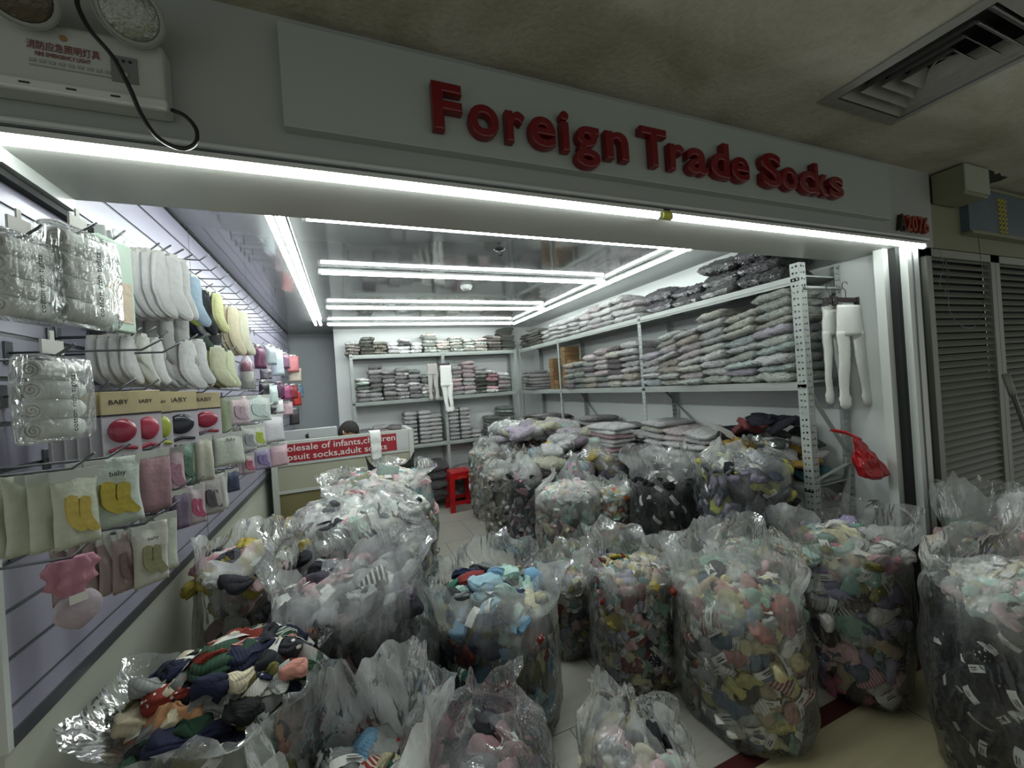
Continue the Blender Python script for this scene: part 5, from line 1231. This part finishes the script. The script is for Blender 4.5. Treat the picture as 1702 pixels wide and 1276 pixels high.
def sock_outline(w, h, foot=1):
    a = [(-.32, 0), (.30, 0), (.30, -.38), (.34, -.55), (.62, -.78), (.78, -.90), (.70, -1.0), (.40, -1.0), (.05, -.90), (-.22, -.74), (-.34, -.60), (-.36, -.50)]
    p = [Vector((x*w*foot, z*h, 0)) for x, z in a]; o = []
    for i in range(len(p)):
        p0, p1, p2, p3 = p[i-1], p[i], p[(i+1) % len(p)], p[(i+2) % len(p)]
        for k in range(2):
            u = k/2; o.append(.5*((2*p1)+(p2-p0)*u+(2*p0-5*p1+4*p2-p3)*u*u+(3*p1-p0-3*p2+p3)*u**3))
    return [(q.x, q.y) for q in o]

def pouch(px0, px1, py0, py1, X, label, group, body='c3c8c1', dx=0.0, ins=None, seed=0, text=None, mat_=None, face=.62, pattern=None, pocket=None, dth=.022, cat='pack', name='pouch_pack'):
    t, w, h = at_item(name, px0, px1, py0, py1, X, label, cat, group, face, dx)
    lpart(pillow(w, h, dth, seed), 'pouch_body', mat_ or cm_(body, .35), t, smooth=True)
    lpart(MB().box(-w/2*.98, w/2*.98, -.003, .003, -.018, 0), 'header_strip', M_BOX, t)
    if ins:
        for q_ in (-1, 1):
            ol = [(x+q_*w*.14-w*.04, z-h*.34-(.04*h if q_ > 0 else 0)) for x, z in sock_outline(w*.36, h*.46)]
            m = MB(); m.prism(ol, 'y', -dth*.5-.005+.001*q_, -dth*.5+.002); lpart(m, 'sock_in_window', cm_(ins), t)
    if text: lpart(text_mb(text, w*.16, .0006, (0, -dth*.5-.004, -h*.25), (1, 0, 0), (0, 0, 1), 'CENTER'), 'lettering', M_INK, t)
    return t
def group_hang(n, px0, px1, py0, py1, X, step, fn):
    """n items one behind another on a hook; index 0 is the outermost, the others step back towards the wall"""
    for i in range(n): fn(i, X-step*i)

# --- rolled white packs ------------------------------------------------
def rolled_pack(px0, px1, py0, py1, X, label, n=4, text=True, group=None):
    t, w, h = at_item('rolled_tights_pack', px0, px1, py0, py1, X, label, 'pack', group, .25)
    t.rotation_euler[2] = radians(78); w = .125*h/.2; rr_ = h/(2*n)*1.04; d = rr_*2
    for k in range(n):
        zc_ = -rr_*1.05-k*(h-rr_*2)/(n-1)-.0; ol = []; turns = 2.6; ns = 30
        a = [(cos(i/ns*turns*2*pi+k)*rr_*(.12+.88*i/ns), sin(i/ns*turns*2*pi+k)*rr_*.92*(.12+.88*i/ns)) for i in range(ns+1)]
        b_ = [(x*(1-.20*rr_/max(.004, sqrt(x*x+z*z))), z*(1-.20*rr_/max(.004, sqrt(x*x+z*z)))) for x, z in a]
        m = MB(); vs = []; 
        for xx in (-w/2, w/2):
            for p in a: vs.append((xx+.004*noise.noise(Vector((p[0]*60, p[1]*60, k))), p[0], zc_+p[1]))
            for p in b_: vs.append((xx, p[0], zc_+p[1]))
        q = ns+1; fs = []
        for i in range(ns):
            fs += [(i, i+1, 2*q+i+1, 2*q+i), (q+i, q+i+1, 3*q+i+1, 3*q+i), (i, i+1, q+i+1, q+i), (2*q+i, 2*q+i+1, 3*q+i+1, 3*q+i)]
        fs += [(0, q, 3*q, 2*q), (ns, q+ns, 3*q+ns, 2*q+ns)]
        m.add(vs, fs); lpart(m, 'rolled_tights', M_TIGHT, t, smooth=False)
        c = MB(); c.tube([(-w/2+.004, 0, zc_), (w/2-.004, 0, zc_)], rr_*.93, 18); lpart(c, 'rolled_tights', M_TIGHT, t, smooth=True)
    # film shell: rounded slab just outside the rolls
    m = MB(); vs = []; kk = 28; sec = [(-.5, .80), (-.46, 1), (-.2, 1.02), (.2, 1.02), (.46, 1), (.5, .80)]
    for f, g in sec:
        for i in range(kk):
            a_ = 2*pi*i/kk; cy_r = (abs(cos(a_))**.5)*(1 if cos(a_) > 0 else -1)*(rr_+.007)*g; cz = (abs(sin(a_))**.3)*(1 if sin(a_) > 0 else -1)*(h/2+.006)*(.95+.05*g)
            vs.append((f*(w+.02), cy_r+.003*noise.noise(Vector((f*9, a_*3, X*9))), -h/2+cz))
    m.add(vs, [(j*kk+i, j*kk+(i+1) % kk, (j+1)*kk+(i+1) % kk, (j+1)*kk+i) for j in range(len(sec)-1) for i in range(kk)]+[tuple(range(kk))[::-1], tuple((len(sec)-1)*kk+i for i in range(kk))])
    lpart(m, 'film_wrap', M_CLEAR, t, smooth=True)
    lpart(MB().box(-.02, .02, -.002, .002, .010, .034).box(-.004, .004, -.0015, .0015, .03, .05), 'hang_tab', M_LABEL, t)
    if text: lpart(text_mb('cotton rich tights', h*.105, .0005, (.006, -rr_-.0085, -h*.93), (0, 0, 1), (-1, 0, 0)), 'lettering', M_INK, t)
    return t
rolled_pack(-4, 78, 398, 528, -.50, 'thick white rolled tights pack, leftmost of the top row on the wall')
rolled_pack(88, 182, 392, 536, -.47, 'thick white rolled tights pack beside the green card, top row')
rolled_pack(38, 146, 598, 728, -.46, 'single white rolled tights pack on the second row, left edge')
t, w, h = at_item('card_box', 176, 200, 402, 548, -.50, 'pale green flat card box hanging behind the white rolled packs', 'box', None, .2)
lpart(MB().box(-.05, .05, -.012, .012, -h, 0), 'box_body', mat('pale_green_card', hx('a9bfae'), .45, var=.08, vscale=20), t, bevel=.003)
lpart(MB().box(-.04, .04, -.0135, -.0115, -h*.9, -h*.45), 'picture', cm_('b8a890'), t)

# --- fixtures on the wall ---------------------------------------------------
pa = at(182, 385, 'x', XL+.05); pb = at(234, 500, 'x', XL+.05); ya_, yb_ = at(183, 440, 'x', XL+.05).y, at(233, 460, 'x', XL+.05).y; zt_, zb_ = at(205, 392, 'x', XL+.05).z, at(205, 482, 'x', XL+.05).z
t = empty('distribution_box', (XL+.02, (ya_+yb_)/2, zb_)); tag(t, 'white wall box with clear cover and switches, between packs and white socks', 'fuse box')
MB().box(XL+.001, XL+.045, ya_, yb_, zb_, zt_).build('housing', M_TRIM, t, bevel=.004)
MB().box(XL+.045, XL+.05, ya_+.012, yb_-.012, zb_+.05, zt_-.015).build('inner_panel', M_BOX, t)
MB().box(XL+.050, XL+.054, ya_+.02, (ya_+yb_)/2, zb_+.075, zb_+.11).build('sticker', cm_('b59660'), t)
for k in range(3): MB().box(XL+.050, XL+.056, (ya_+yb_)/2+.012+.02*k, (ya_+yb_)/2+.024+.02*k, zb_+.07, zb_+.09).build('switch', M_DARK, t, bevel=.001)
MB().box(XL+.057, XL+.060, ya_+.006, yb_-.006, zb_+.04, zt_-.008).build('clear_cover', M_CLEAR, t)
MB().box(XL+.045, XL+.052, ya_+.01, yb_-.01, zt_-.03, zt_-.012).build('hinge_strip', M_SIL, t)
ya_, yb_ = at(152, 540, 'x', XL+.03).y, at(208, 530, 'x', XL+.03).y; zt_, zb_ = at(180, 512, 'x', XL+.03).z, at(180, 545, 'x', XL+.03).z
t = empty('socket_strip', (XL+.02, (ya_+yb_)/2, zb_)); tag(t, 'white power socket block on the slatted wall under the fuse box', 'socket')
MB().box(XL+.001, XL+.03, ya_, yb_, zb_, zt_).build('housing', M_TRIM, t, bevel=.003)
for k in range(3):
    for q in (-1, 1): MB().box(XL+.030, XL+.031, (ya_+yb_)/2+.03*(k-1)+.003*q*2, (ya_+yb_)/2+.03*(k-1)+.003*q*2+.003, zb_+.012, zb_+.022).build('slot', M_DARK, t)

# --- white socks and coloured socks on the upper rows -----------------------------------
RW = random.Random(99)
def sock_hang(px0, px1, py0, py1, X, n, cols, rowname, step=.022, cat='socks', text=False, header=False):
    for i in range(n):
        cn, ch = cols[i % len(cols)]; hdr = header
        t, w, h = at_item('hanging_sock_pair', px0, px1, py0, py1, X, '%s sock pair, %s from the front, %s' % (cn, ORD[i], rowname), cat, 'sock pairs hanging '+rowname, .50+RW.uniform(-.14, .12), dx=step*i)
        poly_item(t, sock_outline(w*.88, h*.97), .018, 'sock', cm_(ch, .85), i)
        lpart(MB().box(-w*.16, w*.13, -.0085, .0085, -.022, .008), 'hanger_tab', M_LABEL if not hdr else M_CARDY, t)
WS = [('white', 'c3c4c4'), ('white', 'bdbebf')]; GS = [('grey-white', 'a9a9a8')]
g = 0
for k, (a, b_, c, d, X, n, cols, rn) in enumerate([
    (234, 262, 420, 520, -.50, 5, WS, 'upper row, first bunch'), (252, 282, 424, 526, -.46, 6, WS, 'upper row, second bunch'), (272, 306, 430, 530, -.44, 6, WS, 'upper row, third bunch'), (292, 318, 438, 530, -.44, 5, WS, 'upper row, fourth bunch'),
    (240, 264, 508, 600, -.52, 5, GS, 'below the upper row, first bunch'), (262, 290, 512, 608, -.50, 6, GS, 'below the upper row, second bunch'), (288, 318, 508, 612, -.47, 6, GS, 'below the upper row, third bunch'),
    (308, 338, 462, 540, -.46, 5, [('pale blue', '8fa3b4'), ('lime', '8f9d4c'), ('navy', '2c3550')], 'beside the white bunches'), (330, 352, 484, 556, -.46, 5, [('black', '1c2024'), ('white', 'b5b8ba'), ('dark violet', '33304a')], 'mid upper row'),
    (352, 372, 490, 552, -.46, 5, [('pale yellow', 'b6b788'), ('black', '22262a')], 'past the black ones'), (378, 400, 512, 590, -.46, 6, [('cream', 'b9b198'), ('beige', 'a79c83')], 'right part of the upper row'), (394, 416, 520, 590, -.44, 5, [('ivory', 'bdbca8'), ('salmon', 'b3907f')], 'right end of the upper row'),
    (322, 350, 540, 585, -.50, 5, [('dark green', '2c3c34'), ('dark brown', '3c2f2c')], 'dark lower bunch'), (345, 372, 548, 592, -.50, 4, [('black', '191c1e'), ('dark green', '2a3a33')], 'second dark lower bunch'),
    (202, 226, 562, 640, -.50, 4, WS, 'second row, first bunch'), (226, 252, 560, 642, -.48, 4, [('white', 'bfc0b8'), ('pale mint', 'b3bdb0')], 'second row, second bunch'), (250, 272, 566, 642, -.50, 6, WS, 'second row, third bunch'), (268, 302, 566, 640, -.50, 7, WS, 'second row, fourth bunch'), (296, 330, 570, 648, -.46, 6, WS, 'second row, fifth bunch'),
    (318, 346, 568, 640, -.44, 4, [('white', 'bcbebe'), ('pale blue', 'a8b6bf'), ('navy', '2b3450')], 'second row, sixth bunch'), (346, 380, 578, 645, -.46, 6, [('cream', 'b3b59a'), ('olive', '83834e'), ('brown', '6d4f46')], 'second row, striped bunch'), (372, 392, 586, 645, -.44, 4, [('pale yellow-green', 'b9bfa0'), ('peach', 'b9a08d')], 'second row, pale bunch')]):
    sock_hang(a, b_, c, d, X, n, cols, rn, .010 if k == 0 else .022)
# pink tube pack and far novelty packs
t, w, h = at_item('tube_pack', 396, 424, 588, 648, -.46, 'clear tube pack with a pink top, end of the second row', 'pack', None, .8)
m = MB(); m.tube([(0, 0, -h), (0, 0, -h*.9), (0, 0, -h*.35), (0, 0, -.01)], [w*.38, w*.42, w*.40, w*.12], 16); lpart(m, 'tube', M_CLEAR, t, smooth=True)
m = MB(); m.tube([(0, 0, -h*.97), (0, 0, -h*.5)], w*.34, 14); lpart(m, 'white_roll', cm_('bcb8b2'), t, smooth=True)
m = MB(); m.tube([(0, 0, -h*.48), (0, 0, -h*.3), (0, 0, -h*.2)], [w*.33, w*.30, w*.1], 14); lpart(m, 'pink_roll', cm_('a8607c'), t, smooth=True)
far = [(424, 440, 576, 612, '5b2f4a', 'plum star-printed'), (442, 458, 575, 606, '9aa3a8', 'pale grey'), (452, 470, 582, 624, 'b4bfc8', 'pale blue'), (466, 480, 588, 612, '6d4a62', 'mauve'), (478, 496, 592, 618, 'b97074', 'salmon pink'), (480, 500, 612, 634, 'bdb2a4', 'cream'), (434, 450, 612, 630, '5f5a63', 'dull grey'),
       (432, 446, 634, 660, '1f1f24', 'black'), (446, 460, 640, 672, 'b9c8c4', 'mint white'), (458, 472, 636, 662, '4a2440', 'dark purple'), (468, 482, 640, 664, '8b3a66', 'magenta'), (480, 494, 640, 662, '7a1f28', 'deep red'), (486, 500, 652, 674, 'a8322c', 'bright red'), (456, 470, 664, 686, 'c9c9c6', 'white'), (470, 486, 668, 690, 'b49aa2', 'dusty pink'), (482, 496, 680, 706, '2e2a30', 'black-and-white'), (446, 458, 672, 690, '25282e', 'dark navy'), (494, 504, 640, 660, '6d8a9e', 'slate blue')]
for k, (a, b_, c, d, hx_, nm) in enumerate(far):
    t, w, h = at_item('novelty_pack', a, b_, c, d, -.52, '%s baby novelty pack in the far cluster of the slatted wall' % nm, 'pack', None, .6)
    lpart(pillow(w, h, .045, k, 1.3), 'wrapped_piece', cm_(hx_, .4), t, smooth=True)
    lpart(MB().box(-w*.25, w*.25, -.002, .002, -.002, .014), 'hang_card', M_LABEL, t)
# --- knee pad packs with header cards ------------------------------------------------------
def kneepad(px0, px1, py0, py1, X, label, col, group=None, dx=0.0, text='BABY', face=.7, inner=False):
    t, w, h = at_item('knee_pad_pack', px0, px1, py0, py1, X, label, 'pack', group, face, dx)
    lpart(MB().box(-w/2, w/2, -.004, .004, -h*.36, 0), 'header_card', M_CARDY, t, bevel=.001)
    lpart(MB().box(-w/2, w/2, -.004, .002, -h, -h*.37), 'backing_card', mat('white_backing_card', hx('b9b6c0'), .4), t)
    lpart(MB().box(-w/2, w/2, -.0052, .002, -h*.385, -h*.36), 'dark_rule', cm_('2a2430'), t)
    if not inner:
        m = MB(); kk = 24; m2 = MB(); vs = []
        for f, yy in ((1, -.004), (.92, -.012), (.6, -.016)):
            for i in range(kk): a = 2*pi*i/kk; vs.append((cos(a)*w*.38*f, yy, -h*.62+sin(a)*h*.19*f))
        m.add(vs, [(L_*kk+i, L_*kk+(i+1) % kk, (L_+1)*kk+(i+1) % kk, (L_+1)*kk+i) for L_ in (0, 1) for i in range(kk)]+[tuple(2*kk+i for i in range(kk))])
        lpart(m, 'knee_pad', mat('dyed_gloss_'+col, hx(col), .3, coat=.5), t, smooth=True)
        lpart(m2.tube([(-w*.36, -.006, -h*.93), (0, -.006, -h*.88), (w*.36, -.006, -h*.91)], .005, 6), 'printed_strap', cm_(col), t)
        lpart(text_mb(text, w*.22, .0006, (-w*.05, -.0048, -h*.20), (1, 0, 0), (0, 0, 1), 'CENTER'), 'lettering', M_INK, t)
for (a, b_, c, d, X, n, col, nm) in [(146, 170, 654, 762, -.52, 4, '7a1f30', 'maroon'), (178, 224, 650, 756, -.46, 5, '8a1f3a', 'crimson'), (226, 262, 648, 750, -.47, 4, 'a0304a', 'rose red'), (258, 282, 650, 746, -.47, 2, '9aa53e', 'lime green'), (276, 322, 650, 738, -.45, 4, '161a28', 'navy black'), (322, 362, 652, 724, -.45, 4, '8c1838', 'cherry red')]:
    for i in range(n):
        kneepad(a, b_, c, d, X, '%s knee pad pack with yellow BABY header card, third row' % nm if i == 0 else '%s-topic knee pad pack, %s behind the front one, third row' % (nm, ORD[i-1]), col, None if i == 0 else 'knee pad packs hanging behind the %s one' % nm, .02*i, inner=i > 0)
# --- flat pouches ----------------------------------------------------------------
def pouches(px0, px1, py0, py1, X, n, body, ins, name, row, text=None, step=.024, face=.62, dth=.022, mat_=None):
    for i in range(n):
        lb = '%s pouch pack, %s' % (name, row) if i == 0 else '%s pouch pack, %s behind its front one, %s' % (name, ORD[i-1], row)
        pouch(px0, px1, py0, py1, X, lb, None if n == 1 else '%s pouches, %s' % (name, row), body, step*i, ins if i == 0 else None, i+int(px0), text if i == 0 else None, mat_, face, dth=dth)
pouches(100, 154, 778, 908, -.46, 6, 'b9bfae', 'b39f4c', 'frosted yellow-tinted', 'fourth row left', step=.03)
pouches(156, 224, 760, 876, -.43, 2, 'a9b4ac', 'a59638', 'grey-green dotted', 'fourth row', 'baby')
pouches(236, 278, 746, 850, -.45, 3, '8f7078', None, 'dusty rose labelled', 'fourth row middle')
pouches(276, 304, 742, 822, -.48, 3, 'a8929a', '9a7080', 'pink knitted', 'fourth row middle')
pouches(298, 320, 732, 806, -.48, 2, '6f8a7c', '52705f', 'sage green', 'fourth row')
pouches(318, 332, 728, 790, -.48, 2, '4e4a40', None, 'dark olive', 'fourth row')
pouches(328, 352, 722, 800, -.44, 3, 'b2b3a4', None, 'clear gold-topped', 'fourth row', mat_=None)
pouches(360, 402, 718, 774, -.44, 3, 'aeb3a8', None, 'clear flat square', 'fourth row right', 'Baby')
pouches(402, 424, 706, 750, -.46, 3, 'a7a8a6', '7f7f84', 'grey dotted', 'fourth row right')
pouches(420, 440, 704, 744, -.46, 3, 'b5b9ac', '8f9b3c', 'white lime-spotted', 'fourth row right')
pouches(438, 470, 688, 736, -.46, 3, 'b7b5b9', None, 'puffy white', 'end of the fourth row', dth=.05)
pouches(448, 476, 736, 776, -.46, 3, 'b59aa3', None, 'puffy pale pink', 'end of the fifth row', dth=.05)
pouches(424, 448, 742, 780, -.48, 3, '8f86a0', '6d6088', 'lilac printed', 'fifth row right')
pouches(404, 422, 752, 788, -.48, 3, 'a8989e', 'a05868', 'pink-dotted white', 'fifth row right')
pouches(364, 384, 660, 742, -.47, 3, '7f8a6e', None, 'green-grey card', 'third row right', step=.018)
pouches(384, 412, 658, 706, -.47, 4, 'c0aeb2', '9a8a92', 'pale pink printed', 'third row right')
pouches(412, 448, 656, 700, -.47, 5, 'b9c2be', 'a3b0ac', 'pale mint printed', 'third row right')
pouches(228, 272, 868, 972, -.43, 3, 'b2b3aa', '7f7f5e', 'white olive-striped', 'fifth row left', 'baby')
pouches(192, 222, 882, 984, -.47, 5, '8f7f7e', '6d5a5a', 'brown-grey', 'fifth row left')
pouches(262, 292, 850, 950, -.44, 2, 'a9afa2', None, 'pale green-grey', 'fifth row')
pouches(288, 312, 812, 880, -.46, 3, '65586c', None, 'purple-grey', 'fifth row middle')
pouches(312, 338, 804, 872, -.46, 4, 'a89aa0', 'a04a68', 'hot pink figure', 'fifth row middle')
pouches(336, 366, 790, 856, -.47, 3, '9b9896', '4a4548', 'white and charcoal', 'fifth row middle')
pouches(364, 378, 784, 848, -.44, 2, 'b3b5b0', None, 'narrow clear', 'fifth row')
pouches(376, 396, 778, 818, -.48, 4, '303850', None, 'navy', 'fifth row right')
# pink gathered hat pack low on the wall
t, w, h = at_item('baby_hat_pack', 82, 158, 925, 1050, -.50, 'pink gathered baby hat with a pale pompom bag, lowest item on the slatted wall', 'hat', None, .7)
m = MB(); kk = 36; vs = []; prof_ = [(0, .30), (.12, .40), (.22, .30), (.33, .36), (.42, .20), (.5, .17)]
for j in range(13):
    f = j/12*.5
    r_ = interp(prof_, f)*w
    for i in range(kk): a = 2*pi*i/kk; r2 = r_*(1+.22*cos(a*7+j*.3)); vs.append((cos(a)*r2, sin(a)*r2*.35, -h*f))
m.add(vs, [(j*kk+i, j*kk+(i+1) % kk, (j+1)*kk+(i+1) % kk, (j+1)*kk+i) for j in range(12) for i in range(kk)]+[tuple(range(kk))]); lpart(m, 'gathered_frill', cm_('b07a8c', .8), t, smooth=True)
m = MB(); vs = []
for j in range(15):
    f = j/14; r_ = sin(pi*(.12+.88*f))**.6*w*.38 if f < 1 else .004
    for i in range(kk): a = 2*pi*i/kk; vs.append((cos(a)*r_*(1+.08*noise.noise(Vector((cos(a)*3, sin(a)*3, f*4))))+w*.08, sin(a)*r_*.45, -h*(.5+.5*f)))
m.add(vs, [(j*kk+i, j*kk+(i+1) % kk, (j+1)*kk+(i+1) % kk, (j+1)*kk+i) for j in range(14) for i in range(kk)]+[tuple(range(kk)), tuple(14*kk+i for i in range(kk))]); lpart(m, 'hat_crown', cm_('a89ca4', .8), t, smooth=True)
lpart(MB().box(-.01, .016, -w*.2, -w*.195, -h*.60, -h*.48), 'price_tag', M_LABEL, t)

# --- display hooks -------------------------------------------------------------
for y_, z_, L_, lb in HOOKED:
    z_ = .937+.0923*round((z_-.937)/.0923) if False else z_
    hook(y_, z_+.0, max(.05, L_), 'steel hook holding the '+' '.join(lb.split(',')[0].split()[:9]) if 'from the front' not in lb else 'steel hook holding the sock bunch, '+lb.split('front, ')[1], None)
for k, (px, py, L_, nm) in enumerate([(10, 577, .26, 'left empty one of the second row'), (85, 582, .25, 'right empty one of the second row')]):
    p = at(px, py, 'x', XL); hook(p.y, p.z, L_, 'steel slatwall hook, %s' % nm, None)
y_ = 1.84; k = 0
while y_ < 3.75:
    hook(y_, 2.055, .2, '%s steel hook of the long upper row, counted from the shop front' % (ORD[k] if k < 14 else 'far'), 'steel hooks of the long upper row'); y_ += .135; k += 1

# ================================================================ more than 300 of a kind: the smallest in view become one mass
def merge_rest(prefix, keep, name, material, label, cat):
    obs = [o for o in COL.objects if o.name.split('.')[0] == prefix and o.type == 'MESH' and not o.parent]
    bpy.context.view_layer.update()
    obs.sort(key=lambda o: -(o.scale.x*o.scale.z)/((o.location-C0).length**2))
    rest = obs[keep:]
    if not rest: return
    m = MB(); m.cc = (0, 0, 0)
    for o in rest:
        m.cc = tuple(o.color)[:3]; M = o.matrix_world; m.add([M @ v.co for v in o.data.vertices], [tuple(p.vertices) for p in o.data.polygons])
    for o in rest: bpy.data.objects.remove(o)
    so = m.build(name, material, smooth=True, fix=False); tag(so, label, cat, None, 'stuff')
merge_rest('wrapped_pack', 300, 'packed_goods', M_PACKA, 'mass of small distant wrapped packs filling the far parts of both racks', 'packs')
